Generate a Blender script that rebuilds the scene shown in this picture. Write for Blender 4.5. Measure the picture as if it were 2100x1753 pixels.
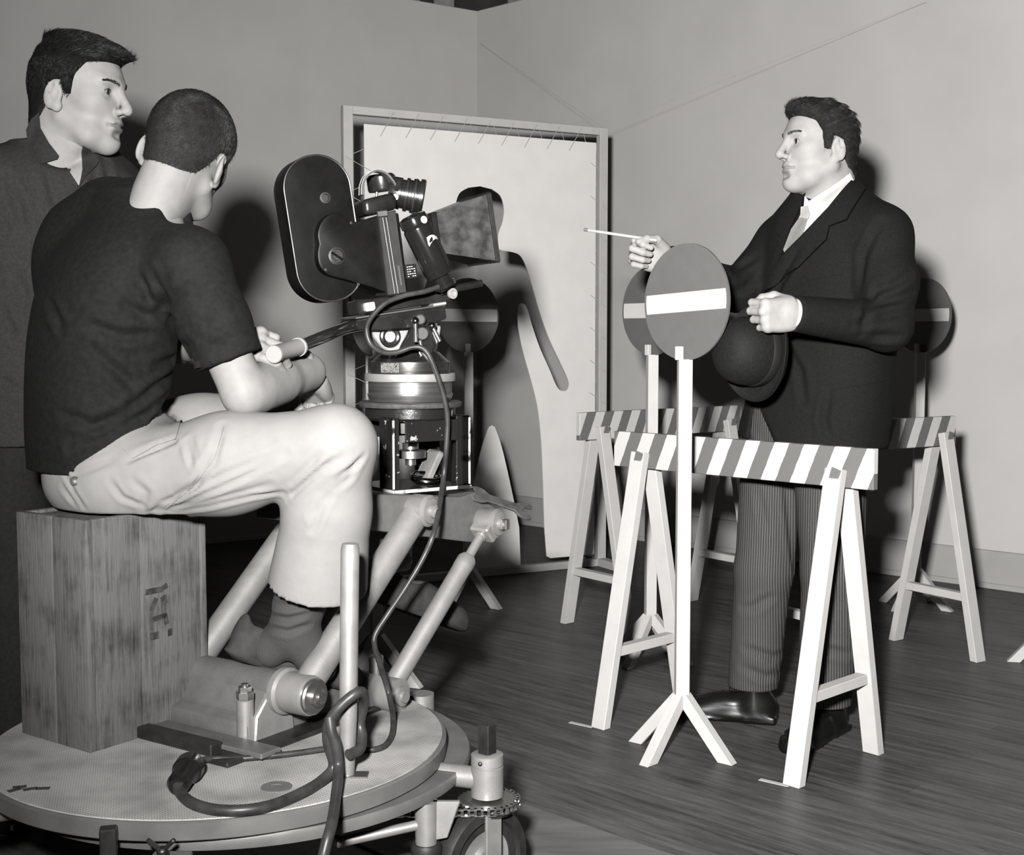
import bpy, bmesh, math, random
import numpy as np
from mathutils import Vector, Matrix
from mathutils.bvhtree import BVHTree

random.seed(7); np.random.seed(7)
scene = bpy.context.scene
C = scene.collection
for o in list(bpy.data.objects):
    bpy.data.objects.remove(o)

# ------------------------------------------------------------------ camera, light, exposure
FPX, HC, CX, CY = 2600.0, 1.04, 1050.0, 876.5
PITCH = math.atan((876.5 - 695.0) / FPX)
cam_d = bpy.data.cameras.new('camera'); cam = bpy.data.objects.new('camera', cam_d); C.objects.link(cam)
cam_d.sensor_width = 36.0; cam_d.lens = 36.0 * FPX / 2100.0; cam_d.clip_start = 0.05
cam.location = (0, 0, HC); cam.rotation_euler = (math.pi / 2 - PITCH, 0, 0)
scene.camera = cam

world = bpy.data.worlds.new('world'); scene.world = world; world.use_nodes = True
world.node_tree.nodes['Background'].inputs[0].default_value = (1.0, 0.98, 0.95, 1)
world.node_tree.nodes['Background'].inputs[1].default_value = 0.022

# press photographer's flash, held a little above and left of the camera
fl_d = bpy.data.lights.new('flash', 'SPOT'); fl = bpy.data.objects.new('flash', fl_d); C.objects.link(fl)
fl_d.energy = 2950.0; fl_d.color = (1.0, 1.0, 1.0); fl_d.shadow_soft_size = 0.07
fl_d.spot_size = math.radians(112); fl_d.spot_blend = 1.0
fl.location = (-0.165, -0.02, HC + 0.285)
fl.rotation_euler = (math.radians(94), 0, math.radians(-20))

vs = scene.view_settings
scene.display_settings.display_device = 'sRGB'
vs.view_transform = 'Standard'; vs.look = 'None'; vs.exposure = 0.0; vs.gamma = 1.0
vs.use_curve_mapping = False

# ------------------------------------------------------------------ helpers
_c, _s = math.cos(PITCH), math.sin(PITCH)
def ray(x, y):
    u = (x - CX) / FPX; v = -(y - CY) / FPX
    return Vector((u, _c + v * _s, -_s + v * _c))
def P(x, y, d):
    """point at distance d (metres along the room) seen at photo position x, y"""
    r = ray(x, y); return Vector((0, 0, HC)) + r * (d / r.y)
def Z(x, y, z=0.0):
    """point at height z seen at photo position x, y"""
    r = ray(x, y); return Vector((0, 0, HC)) + r * ((z - HC) / r.z)
V = Vector

def tag(o, label=None, cat=None, group=None, kind=None):
    if label: o['label'] = label
    if cat: o['category'] = cat
    if group: o['group'] = group
    if kind: o['kind'] = kind
    return o
def thing(name, loc, label, cat, group=None, rz=0.0):
    o = bpy.data.objects.new(name, None); C.objects.link(o)
    o.empty_display_size = 0.1
    o.location = loc; o.rotation_euler = (0, 0, rz)
    return tag(o, label, cat, group)
def link(name, me, mat, parent=None, world=True):
    o = bpy.data.objects.new(name, me); C.objects.link(o)
    if mat is not None and len(me.materials) == 0: me.materials.append(mat)
    if parent is not None:
        o.parent = parent
        if world and parent.type == 'EMPTY':
            o.matrix_parent_inverse = Matrix.Translation(-Vector(parent.location))
    return o

def basis(d, up=(0, 0, 1)):
    """3x3 with columns side, up', dir"""
    d = Vector(d).normalized(); u = Vector(up)
    if abs(d.dot(u.normalized())) > 0.98: u = Vector((0, 1, 0)) if abs(d.y) < 0.9 else Vector((1, 0, 0))
    s = d.cross(u).normalized(); u2 = s.cross(d).normalized()
    return s, u2, d

class MB:
    """collects shapes into one mesh"""
    def __init__(self): self.v = []; self.f = []; self.m = []; self.cm = 0
    def mat(self, i): self.cm = i; return self
    def _add(self, vs, fs):
        n = len(self.v); self.v += [tuple(p) for p in vs]
        self.f += [tuple(i + n for i in f) for f in fs]; self.m += [self.cm] * len(fs)
        return self
    def box(self, c, size, R=None):
        c = Vector(c); hx, hy, hz = [s / 2 for s in size]; R = R or Matrix.Identity(3)
        vs = [c + R @ Vector((x * hx, y * hy, z * hz)) for x in (-1, 1) for y in (-1, 1) for z in (-1, 1)]
        return self._add(vs, [(0, 1, 3, 2), (4, 6, 7, 5), (0, 4, 5, 1), (2, 3, 7, 6), (0, 2, 6, 4), (1, 5, 7, 3)])
    def bar(self, a, b, w, h, up=(0, 0, 1)):
        """square bar a->b, w across, h along up"""
        a, b = Vector(a), Vector(b); s, u, d = basis(b - a, up)
        vs = []
        for q in (a, b):
            for x, y in ((-1, -1), (1, -1), (1, 1), (-1, 1)): vs.append(q + s * (x * w / 2) + u * (y * h / 2))
        return self._add(vs, [(0, 3, 2, 1), (4, 5, 6, 7), (0, 1, 5, 4), (1, 2, 6, 5), (2, 3, 7, 6), (3, 0, 4, 7)])
    def path(self, pts, r, n=10, caps=True, closed=False, flat=1.0, up=(0, 0, 1)):
        pts = [Vector(p) for p in pts]; N = len(pts); rs = r if hasattr(r, '__len__') else [r] * N
        vs = []; prev = None
        for i, p in enumerate(pts):
            t = (pts[(i + 1) % N] - pts[i - 1]) if closed else (pts[min(i + 1, N - 1)] - pts[max(i - 1, 0)])
            t = t.normalized() if t.length > 1e-9 else Vector((0, 0, 1))
            if prev is None: s, u, _ = basis(t, up)
            else:
                u = prev - t * prev.dot(t)
                u = u.normalized() if u.length > 1e-6 else basis(t)[1]
                s = t.cross(u).normalized()
            prev = u
            for k in range(n):
                a = 2 * math.pi * k / n
                vs.append(p + s * (math.cos(a) * rs[i]) + u * (math.sin(a) * rs[i] * flat))
        fs = []
        for i in range(N if closed else N - 1):
            j = (i + 1) % N
            for k in range(n):
                k2 = (k + 1) % n; fs.append((i * n + k, i * n + k2, j * n + k2, j * n + k))
        if caps and not closed:
            fs.append(tuple(range(n))[::-1]); fs.append(tuple((N - 1) * n + k for k in range(n)))
        return self._add(vs, fs)
    def tube(self, a, b, r, r2=None, n=20, caps=True):
        return self.path([a, b], [r, r if r2 is None else r2], n, caps)
    def lathe(self, prof, o=(0, 0, 0), axis=(0, 0, 1), n=32, sx=1.0, up=None):
        """profile of (radius, height) turned about axis"""
        o = Vector(o); s, u, d = basis(axis, up or (0, 0, 1)); vs = []; N = len(prof)
        for r, h in prof:
            for k in range(n):
                a = 2 * math.pi * k / n
                vs.append(o + s * (math.cos(a) * r * sx) + u * (math.sin(a) * r) + d * h)
        fs = []
        for i in range(N - 1):
            for k in range(n):
                k2 = (k + 1) % n; fs.append((i * n + k, i * n + k2, (i + 1) * n + k2, (i + 1) * n + k))
        if prof[0][0] > 1e-6: fs.append(tuple(range(n))[::-1])
        if prof[-1][0] > 1e-6: fs.append(tuple((N - 1) * n + k for k in range(n)))
        return self._add(vs, fs)
    def ball(self, c, r, n=16, sc=(1, 1, 1)):
        c = Vector(c); vs = []; fs = []; m = n // 2
        for i in range(m + 1):
            t = math.pi * i / m
            for k in range(n):
                a = 2 * math.pi * k / n
                vs.append(c + Vector((r * sc[0] * math.sin(t) * math.cos(a), r * sc[1] * math.sin(t) * math.sin(a), r * sc[2] * math.cos(t))))
        for i in range(m):
            for k in range(n):
                k2 = (k + 1) % n; fs.append((i * n + k, (i + 1) * n + k, (i + 1) * n + k2, i * n + k2))
        return self._add(vs, fs)
    def prism(self, poly, o, ex, ey, depth):
        """2D outline in the frame o + x*ex + y*ey, thickened by depth along ex x ey (centred)"""
        o, ex, ey = Vector(o), Vector(ex), Vector(ey); nz = ex.cross(ey).normalized(); N = len(poly)
        vs = [o + ex * x + ey * y - nz * depth / 2 for x, y in poly] + [o + ex * x + ey * y + nz * depth / 2 for x, y in poly]
        fs = [tuple(range(N))[::-1], tuple(range(N, 2 * N))] + [(i, (i + 1) % N, N + (i + 1) % N, N + i) for i in range(N)]
        return self._add(vs, fs)
    def torus(self, c, axis, R, r, n=32, m=10):
        c = Vector(c); s, u, d = basis(axis)
        return self.path([c + s * (R * math.cos(2 * math.pi * k / n)) + u * (R * math.sin(2 * math.pi * k / n)) for k in range(n)], r, m, closed=True, up=d)
    def mesh(self, name, mats=None, smooth=True, angle=35, bev=0.0, seg=1):
        me = bpy.data.meshes.new(name); me.from_pydata(self.v, [], self.f)
        if mats:
            for mm in mats: me.materials.append(mm)
            me.polygons.foreach_set('material_index', self.m)
        bm = bmesh.new(); bm.from_mesh(me)
        bmesh.ops.remove_doubles(bm, verts=bm.verts, dist=1e-6)
        bmesh.ops.recalc_face_normals(bm, faces=bm.faces)
        if bev:
            ed = [e for e in bm.edges if len(e.link_faces) == 2 and e.calc_face_angle(0) > 0.5]
            bmesh.ops.bevel(bm, geom=ed, offset=bev, segments=seg, affect='EDGES', profile=0.6)
        bm.to_mesh(me); bm.free()
        if smooth:
            me.shade_smooth(); me.set_sharp_from_angle(angle=math.radians(angle))
        return me
    def build(self, name, mat, parent=None, world=True, **k):
        mats = mat if isinstance(mat, (list, tuple)) else [mat]
        return link(name, self.mesh(name, mats, **k), None, parent, world)

def spline(pts, n=8):
    """Catmull-Rom through pts"""
    pts = [Vector(p) for p in pts]; out = []
    for i in range(len(pts) - 1):
        p0, p1, p2, p3 = pts[max(i - 1, 0)], pts[i], pts[i + 1], pts[min(i + 2, len(pts) - 1)]
        for k in range(n):
            t = k / n
            out.append(0.5 * ((2 * p1) + (p2 - p0) * t + (2 * p0 - 5 * p1 + 4 * p2 - p3) * t * t + (3 * p1 - p0 - 3 * p2 + p3) * t ** 3))
    out.append(pts[-1]); return out

# ------------------------------------------------------------------ materials
TINT = (1.0, 0.966, 0.93)
ALB = 0.44
def gcol(g): g = min(0.95, g * ALB); return (g * TINT[0], g * TINT[1], g * TINT[2], 1)
MATS = {}
def mat(name, g, rough=0.6, metal=0.0, noise=0.0, scale=20.0, bump=0.0, bscale=80.0, stretch=(1, 1, 1), g2=None, thr=None, coat=0.0, spec=0.5, detail=6.0):
    """grey procedural material; noise varies the colour between g and g2, thr makes it patchy wear"""
    if name in MATS: return MATS[name]
    m = bpy.data.materials.new(name); m.use_nodes = True; nt = m.node_tree; N = nt.nodes; L = nt.links
    b = N['Principled BSDF']; b.inputs['Roughness'].default_value = rough; b.inputs['Metallic'].default_value = metal
    b.inputs['Base Color'].default_value = gcol(g); b.inputs['Specular IOR Level'].default_value = spec * (1.0 if metal > 0.4 else 0.34)
    b.inputs['Coat Weight'].default_value = coat * 0.6
    tc = N.new('ShaderNodeTexCoord'); mp = N.new('ShaderNodeMapping'); mp.inputs['Scale'].default_value = stretch
    L.new(tc.outputs['Object'], mp.inputs['Vector'])
    if noise or g2 is not None:
        nz = N.new('ShaderNodeTexNoise'); nz.inputs['Scale'].default_value = scale; nz.inputs['Detail'].default_value = detail
        L.new(mp.outputs[0], nz.inputs['Vector'])
        cr = N.new('ShaderNodeValToRGB'); L.new(nz.outputs['Fac'], cr.inputs[0])
        a, c2 = (g * (1 - noise), g * (1 + noise)) if g2 is None else (g, g2)
        e = cr.color_ramp.elements
        e[0].color = gcol(a); e[1].color = gcol(c2)
        if thr: e[0].position = thr[0]; e[1].position = thr[1]
        else: e[0].position = 0.3; e[1].position = 0.7
        L.new(cr.outputs[0], b.inputs['Base Color'])
    if bump:
        nb = N.new('ShaderNodeTexNoise'); nb.inputs['Scale'].default_value = bscale; nb.inputs['Detail'].default_value = 3.0
        L.new(mp.outputs[0], nb.inputs['Vector'])
        bp = N.new('ShaderNodeBump'); bp.inputs['Strength'].default_value = bump; bp.inputs['Distance'].default_value = 0.004
        L.new(nb.outputs['Fac'], bp.inputs['Height']); L.new(bp.outputs[0], b.inputs['Normal'])
    MATS[name] = m; return m
# ------------------------------------------------------------------ the set: floor, flats, timber behind
M_wall = mat('wall_paint', 0.575, 0.85, noise=0.045, scale=3.0, bump=0.05, bscale=60, spec=0.2)
M_base = mat('skirting_paint', 0.40, 0.8, noise=0.06, scale=6.0)
M_floor = mat('subfloor', 0.012, 0.9)
M_dark = mat('dark_timber', 0.05, 0.9, noise=0.3, scale=8)
M_stud = mat('pale_timber', 0.34, 0.8, noise=0.25, scale=5, stretch=(6, 6, 1))

CORNER = V((-0.199, 7.331, 0)); DR = V((0.727, -0.687, 0)).normalized(); DL = V((-0.825, -0.565, 0)).normalized()
WALL_H = P(980, 22, 7.331).z
floor = tag(MB().box((0.2, 4.5, -0.035), (12, 12, 0.03)).build('floor', M_floor), kind='structure')

def flat_wall(name, a, d, ln, h, th, m):
    n = V((d.y, -d.x, 0)); n = n if n.y < 0 else -n
    a = V(a) - d * 0.03; c = a + d * (ln / 2) - n * (th / 2); c.z = h / 2
    R = Matrix((d, -n, V((0, 0, 1)))).transposed()
    return tag(MB().box(c, (ln, th, h), R).build(name, m, bev=0.004), kind='structure')
wl = flat_wall('wall_left', CORNER, DL, 4.6, WALL_H, 0.06, M_wall)
wr = flat_wall('wall_right', CORNER, DR, 4.6, WALL_H, 0.06, M_wall)
def skirting(name, d, ln):
    n = V((d.y, -d.x, 0)); n = n if n.y < 0 else -n
    R = Matrix((d, -n, V((0, 0, 1)))).transposed(); mb = MB()
    c = CORNER + d * (ln / 2) + n * 0.008; c.z = 0.08
    mb.box(c, (ln, 0.016, 0.16), R)
    c2 = CORNER + d * (ln / 2) + n * 0.012; c2.z = 0.012
    mb.box(c2, (ln, 0.024, 0.024), R)
    return tag(mb.build(name, M_base, bev=0.003), kind='structure')
skirting('baseboard_left', DL, 4.6); skirting('baseboard_right', DR, 4.6)
# timber studio wall behind the flats, seen in the gap at the top
bw = tag(MB().box((-0.2, 8.9, 2.2), (11, 0.08, 4.4)).build('wall_back', M_dark), kind='structure')
for i, x in enumerate((-1.30, -0.67, -0.46, 0.02, 0.16, 0.72, 1.3)):
    w = 0.10 if i % 2 else 0.14
    o = MB().box((x, 8.80, 2.2), (w, 0.12, 4.4)).build('stud', M_stud, bw, bev=0.006)
for z in (2.6, 3.55):
    MB().box((-0.2, 8.83, z), (11, 0.06, 0.13)).build('rail', M_dark, bw, bev=0.006)

# strip floor, laid parallel to the right-hand flat: every strip nearer than five metres is a plank of its own
def plank_mat():
    m = mat('floor_strip', 0.05, 0.42, bump=0.12, bscale=30, stretch=(1.0, 14, 14), spec=0.35)
    nt = m.node_tree; N = nt.nodes; L = nt.links; b = N['Principled BSDF']
    oi = N.new('ShaderNodeObjectInfo'); tc = N.new('ShaderNodeTexCoord')
    geo = N.new('ShaderNodeNewGeometry')
    rot = N.new('ShaderNodeMapping'); rot.vector_type = 'POINT'
    rot.inputs['Rotation'].default_value = (0, 0, -math.atan2(DR.y, DR.x)); L.new(geo.outputs['Position'], rot.inputs['Vector'])
    sc = N.new('ShaderNodeMapping'); sc.inputs['Scale'].default_value = (1.0, 11.0, 1.0); L.new(rot.outputs[0], sc.inputs['Vector'])
    n1 = N.new('ShaderNodeTexNoise'); n1.inputs['Scale'].default_value = 4.5; n1.inputs['Detail'].default_value = 9; n1.inputs['Roughness'].default_value = 0.7
    L.new(sc.outputs[0], n1.inputs['Vector'])
    n2 = N.new('ShaderNodeTexNoise'); n2.inputs['Scale'].default_value = 1.6; n2.inputs['Detail'].default_value = 4; L.new(geo.outputs['Position'], n2.inputs['Vector'])
    mx = N.new('ShaderNodeMath'); mx.operation = 'MULTIPLY_ADD'; L.new(oi.outputs['Random'], mx.inputs[0]); mx.inputs[1].default_value = 0.10; L.new(n1.outputs['Fac'], mx.inputs[2])
    ad = N.new('ShaderNodeMath'); ad.operation = 'MULTIPLY_ADD'; L.new(n2.outputs['Fac'], ad.inputs[0]); ad.inputs[1].default_value = 0.35; L.new(mx.outputs[0], ad.inputs[2])
    cr = N.new('ShaderNodeValToRGB'); L.new(ad.outputs[0], cr.inputs[0])
    e = cr.color_ramp.elements; e[0].position = 0.52; e[0].color = gcol(0.026); e[1].position = 0.88; e[1].color = gcol(0.115)
    L.new(cr.outputs[0], b.inputs['Base Color'])
    return m
M_plank = plank_mat()
PW = 0.065; DN = V((-DR.y, DR.x, 0)); DN = DN if DN.y > 0 else -DN
pl_mb = MB().box((0, 0, -0.01), (1, PW - 0.0009, 0.02)); pl_me = pl_mb.mesh('plank', [M_plank], smooth=False)
ang = math.atan2(DR.y, DR.x); npl = 0; far = MB()
def vis(p): 
    q = p.y
    return q > 1.75 and -0.44 * q - 0.3 < p.x < 0.44 * q + 0.3
for i in range(-10, 130):
    y0 = i * PW
    rnd = random.Random(i); s = -8.0 + rnd.random() * 1.5
    while s < 5.6:
        ln = 1.5 + rnd.random() * 1.2; c = DN * y0 + DR * (s + ln / 2)
        ps = [DN * y0 + DR * (s + ln * k / 8) for k in range(9)]
        near = [p for p in ps if vis(p)]
        if near and min(p.y for p in near) < 5.0 and npl < 290:
            o = bpy.data.objects.new('plank', pl_me); C.objects.link(o); o.parent = floor
            o.location = (c.x, c.y, rnd.uniform(-0.0003, 0.0)); o.rotation_euler = (0, 0, ang); o.scale = (ln - 0.001, 1, 1); npl += 1
        elif any(-3 < p.x < 3.2 and 0.8 < p.y < 9 for p in ps):
            R = Matrix.Rotation(ang, 3, 'Z'); far.box((c.x, c.y, -0.01), (ln - 0.001, PW - 0.0009, 0.02), R)
        s += ln
fo = far.build('plank', M_plank, floor, smooth=False); fo['kind'] = 'stuff'
# pale thin board under the dolly wheel
q = [Z(1050, 1640), Z(1290, 1752), Z(1100, 1900), Z(800, 1700)]
a = Z(1040, 1640); d1 = DR; d2 = -DN
mbp = MB(); pc = a + d1 * 0.10 + d2 * 0.2; pc.z = 0.0026
mbp.box(pc, (1.0, 0.4, 0.005), Matrix((d1, DN, V((0, 0, 1)))).transposed())
tag(mbp.build('floor_board', mat('pale_board', 0.13, 0.6, noise=0.25, scale=4, stretch=(1, 5, 1)), bev=0.001), 'pale thin board lying on the strip floor under the dolly wheel', 'board')
# ------------------------------------------------------------------ painted props: no-entry signs, barriers, cut-out frame
M_white = mat('white_paint', 0.49, 0.6, noise=0.05, scale=14, bump=0.06, bscale=120)
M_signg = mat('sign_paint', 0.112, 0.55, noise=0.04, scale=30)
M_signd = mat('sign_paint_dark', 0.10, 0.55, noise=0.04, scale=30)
M_grey = mat('stripe_paint', 0.13, 0.55, noise=0.12, scale=20)

def make_sign(loc, rz, disc_rz, label, roll=0.0, m_disc=None, lap=1):
    t = thing('no_entry_sign', (loc[0], loc[1], 0), label, 'sign', 'no-entry signs on white posts', rz)
    T = lambda mb, nm, m, par=t, **k: mb.build(nm, m, par, world=False, **k)
    # post with a stepped half-lap at its top
    mb = MB().box((0, 0, 0.565), (0.034, 0.030, 0.85)); rr = disc_rz - rz; nz = V((math.sin(rr), -math.cos(rr), 0))
    mb.box(V((-0.007, 0, 1.005)) + nz * 0.010, (0.018, 0.014, 0.034), Matrix.Rotation(rr, 3, 'Z'))
    T(mb, 'post', M_white, bev=0.0015)
    for sx in (-1, 1):
        for sy in (-1, 1):
            mb = MB(); a = V((sx * 0.006, sy * 0.006, 0.142)); b = V((sx * 0.098, sy * 0.088, 0.0))
            d = b - a; n = 4
            s_, u_, d_ = basis(d)
            w, h = 0.028, 0.030
            vs = []
            for x, y in ((-1, -1), (1, -1), (1, 1), (-1, 1)):
                vs.append(a + s_ * (x * w / 2) + u_ * (y * h / 2))
            for x, y in ((-1, -1), (1, -1), (1, 1), (-1, 1)):
                p = b + s_ * (x * w / 2) + u_ * (y * h / 2); p = p - d_ * ((p.z) / d_.z); vs.append(p)
            mb._add(vs, [(0, 3, 2, 1), (4, 5, 6, 7), (0, 1, 5, 4), (1, 2, 6, 5), (2, 3, 7, 6), (3, 0, 4, 7)])
            T(mb, 'leg', M_white, bev=0.001)
    # the disc: a thin round board; its white bar is a painted plate with round ends following the rim
    R = 0.1435; zc = 1.131; rr = disc_rz - rz
    ex = V((math.cos(rr), math.sin(rr), 0)); nz = V((math.sin(rr), -math.cos(rr), 0)); ez = V((0, 0, 1))
    e1 = ex * math.cos(roll) + ez * math.sin(roll); e2 = -ex * math.sin(roll) + ez * math.cos(roll)
    o = V((0, 0, zc)) + nz * -0.002
    mb = MB().prism([(R * math.cos(2 * math.pi * k / 64), R * math.sin(2 * math.pi * k / 64)) for k in range(64)], o, e1, e2, 0.006)
    dsc = T(mb, 'disc', m_disc or M_signg)
    hb = 0.024; r2 = R * 0.945; a0 = math.asin(hb / r2); po = []
    for k in range(9): a = -a0 + 2 * a0 * k / 8; po.append((r2 * math.cos(a), r2 * math.sin(a)))
    for k in range(9): a = math.pi - a0 + 2 * a0 * k / 8; po.append((r2 * math.cos(a), r2 * math.sin(a)))
    mb = MB().prism(po, o + nz * 0.0036, e1, e2, 0.0016)
    T(mb, 'bar', M_white, dsc)
    return t
rad = math.radians
make_sign(Z(1397, 1542), rad(3), rad(-52), 'grey no-entry disc on a white post, nearest one in front of the man', roll=rad(2.5))
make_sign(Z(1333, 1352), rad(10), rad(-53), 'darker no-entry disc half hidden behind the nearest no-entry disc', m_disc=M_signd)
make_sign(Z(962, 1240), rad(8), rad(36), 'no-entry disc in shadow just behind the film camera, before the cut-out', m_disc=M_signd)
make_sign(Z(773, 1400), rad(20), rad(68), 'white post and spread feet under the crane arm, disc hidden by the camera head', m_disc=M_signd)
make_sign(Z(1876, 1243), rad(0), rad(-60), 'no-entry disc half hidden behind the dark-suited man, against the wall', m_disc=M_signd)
make_sign(Z(2168, 1362), rad(25), rad(82), 'white sign foot reaching in at the right edge of the photo')

def stripe_mat(name, ph, flip=1):
    m = mat(name, 0.5, 0.55); nt = m.node_tree; N = nt.nodes; L = nt.links; b = N['Principled BSDF']
    tc = N.new('ShaderNodeTexCoord'); sp = N.new('ShaderNodeSeparateXYZ'); L.new(tc.outputs['Object'], sp.inputs[0])
    k = N.new('ShaderNodeMath'); k.operation = 'MULTIPLY_ADD'; L.new(sp.outputs['Z'], k.inputs[0]); k.inputs[1].default_value = -0.42 * flip; L.new(sp.outputs['X'], k.inputs[2])
    nz = N.new('ShaderNodeTexNoise'); nz.inputs['Scale'].default_value = 40; L.new(tc.outputs['Object'], nz.inputs['Vector'])
    w = N.new('ShaderNodeMath'); w.operation = 'MULTIPLY_ADD'; L.new(nz.outputs['Fac'], w.inputs[0]); w.inputs[1].default_value = 0.004; L.new(k.outputs[0], w.inputs[2])
    s = N.new('ShaderNodeMath'); s.operation = 'MULTIPLY_ADD'; L.new(w.outputs[0], s.inputs[0]); s.inputs[1].default_value = 1 / 0.0855; s.inputs[2].default_value = ph + 40
    f = N.new('ShaderNodeMath'); f.operation = 'FRACT'; L.new(s.outputs[0], f.inputs[0])
    cr = N.new('ShaderNodeValToRGB'); cr.color_ramp.interpolation = 'CONSTANT'; L.new(f.outputs[0], cr.inputs[0])
    e = cr.color_ramp.elements; e[0].position = 0; e[0].color = gcol(0.125); e[1].position = 0.5; e[1].color = gcol(0.49)
    L.new(cr.outputs[0], b.inputs['Base Color']); return m

def make_barrier(o, dx, t0, t1, tl, tr, label, ph, sp=0.172):
    """o: point under the left trestle's middle, dx: plank direction; plank from t0 to t1, trestles at tl and tr"""
    dx = V(dx).normalized(); dy = V((dx.y, -dx.x, 0)); rz = math.atan2(dx.y, dx.x)
    t = thing('barrier', (o[0], o[1], 0), label, 'barrier', 'striped trestle barriers', rz)
    T = lambda mb, nm, m, par=t, **k: mb.build(nm, m, par, world=False, **k)
    pl = T(MB().box(((t0 + t1) / 2, 0, 0.736), (t1 - t0, 0.020, 0.097)), 'plank', stripe_mat('stripes_%d' % int(ph * 100), ph), bev=0.0015)
    for q in (tl, tr):
        for s in (-1, 1):
            a = V((q, s * 0.020, 0.732)); b = V((q + 0.003 * s, s * sp, 0)); d = (b - a).normalized()
            sx = V((1, 0, 0)); u = d.cross(sx).normalized(); w, h = 0.046, 0.026; vs = []
            for x, y in ((-1, -1), (1, -1), (1, 1), (-1, 1)):
                p = a + sx * (x * w / 2) + u * (y * h / 2); vs.append(p)
            for x, y in ((-1, -1), (1, -1), (1, 1), (-1, 1)):
                p = b + sx * (x * w / 2) + u * (y * h / 2); vs.append(p - d * (p.z / d.z))
            mb = MB()._add(vs, [(0, 3, 2, 1), (4, 5, 6, 7), (0, 1, 5, 4), (1, 2, 6, 5), (2, 3, 7, 6), (3, 0, 4, 7)])
            lg = T(mb, 'leg', M_white, bev=0.0015)
            if s < 0:   # dark stripe painted over the joint
                mb = MB().box((q + 0.006, -0.0362, 0.716), (0.026, 0.003, 0.038), Matrix.Rotation(0.3, 3, 'Y')); T(mb, 'paint_patch', M_grey, lg, bev=0.001)
        y = sp * (0.732 - 0.2) / 0.732 + 0.004
        T(MB().box((q, 0, 0.2), (0.030, 2 * y, 0.026)), 'crossbar', M_white, bev=0.0015)
    return t
make_barrier((0.35, 3.467), (0.692, -0.722, 0), -0.085, 0.722, 0.02, 0.628, 'nearest striped trestle barrier, in front of the dark-suited man', 0.1)
make_barrier((0.305, 4.46), (0.79, 0.61, 0), -0.095, 0.72, 0.0, 0.65, 'striped barrier behind the two overlapping signs, beside the cut-out frame', 0.55)
make_barrier((0.867, 3.845), (0.85, 0.527, 0), -0.08, 0.715, 0.0, 0.65, 'striped barrier emerging from behind the dark-suited man towards the right wall', 0.3)

# bits of white tape marking two feet of the near barrier
for (px, py), lb in (((1192, 1487), 'scrap of white tape under the far-left foot of the nearest barrier'), ((1588, 1606), 'scrap of white tape under the nearest foot of the nearest barrier')):
    c_ = Z(px, py); tag(MB().box((c_.x, c_.y, 0.0016), (0.075, 0.014, 0.0012), Matrix.Rotation(math.atan2(DR.y, DR.x) + 0.1, 3, 'Z')).build('tape_mark', M_white), lb, 'tape', 'tape marks on the floor')
# ---- the white frame with the laced cut-out panel
FA = V((-0.690, 5.22, 0)); FB = V((0.425, 5.79, 0)); FD = (FB - FA).normalized(); FN = V((FD.y, -FD.x, 0)); FW = (FB - FA).length; FH = 1.985
def onframe(x, y, off=0.0):
    """where the view ray through x, y meets the frame's plane: (along, height)"""
    r = ray(x, y); c = V((0, 0, HC)); a = FA + FN * off
    t = (a - c).dot(FN) / r.dot(FN); p = c + r * t
    return ((p - FA).dot(FD), p.z)
fr = thing('cutout_frame', FA + FD * FW / 2, 'tall white wooden frame with a laced white panel cut to a man\'s outline', 'frame')
w = 0.042; th = 0.034
def fbar(a, b, nm, ww=w, t_=th):
    pa = FA + FD * a[0] + V((0, 0, a[1])); pb = FA + FD * b[0] + V((0, 0, b[1]))
    return MB().bar(pa, pb, t_ if abs(a[0] - b[0]) < 0.01 else t_, ww, FD if abs(a[0] - b[0]) < 0.01 else (0, 0, 1)).build(nm, M_white, fr, bev=0.002)
fbar((w / 2, 0), (w / 2, FH), 'post'); fbar((FW - w / 2, 0), (FW - w / 2, FH), 'post')
fbar((w, FH - 0.017), (FW - w, FH - 0.017), 'top_rail', 0.034); fbar((w, 0.018), (FW - w, 0.018), 'bottom_rail', 0.034)
for a in (0.0, FW):
    p = FA + FD * (a + (0.03 if a == 0 else -0.02))
    mb = MB().bar(p + FN * 0.22 + V((0, 0, 0.018)), p - FN * 0.24 + V((0, 0, 0.018)), 0.045, 0.036)
    mb.bar(p - FN * 0.2 + V((0, 0, 0.03)), p - FN * 0.02 + V((0, 0, 0.5)), 0.03, 0.03); mb.build('foot', M_white, fr, bev=0.002)
# panel outline (along, height), the man's shape traced on the visible side and mirrored
tl = onframe(746, 250); trp = onframe(1222, 297)
x0, x1, ztop = tl[0], trp[0], (tl[1] + trp[1]) / 2
ax = onframe(984, 450)[0]
half = [onframe(*p) for p in [(1008, 388), (1026, 402), (1033, 428), (1030, 455), (1022, 478), (1021, 500), (1024, 512), (1050, 517), (1066, 524), (1078, 545), (1092, 590), (1106, 638), (1124, 690), (1147, 740), (1163, 775), (1166, 790), (1161, 800), (1150, 801), (1140, 790), (1126, 757), (1106, 712), (1091, 668), (1080, 632), (1071, 622), (1063, 628), (1062, 665), (1070, 712), (1086, 770), (1101, 830), (1109, 900), (1113, 985), (1116, 1080)]]
crotch = onframe(1008, 872)
cone = [onframe(*p) for p in [(1016, 880), (1028, 915), (1040, 965), (1054, 1030), (1064, 1080)]]
zb = 0.055
panel_mb = MB(); PO = FA + FN * 0.0; D3 = V((0, 0, 1))
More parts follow.
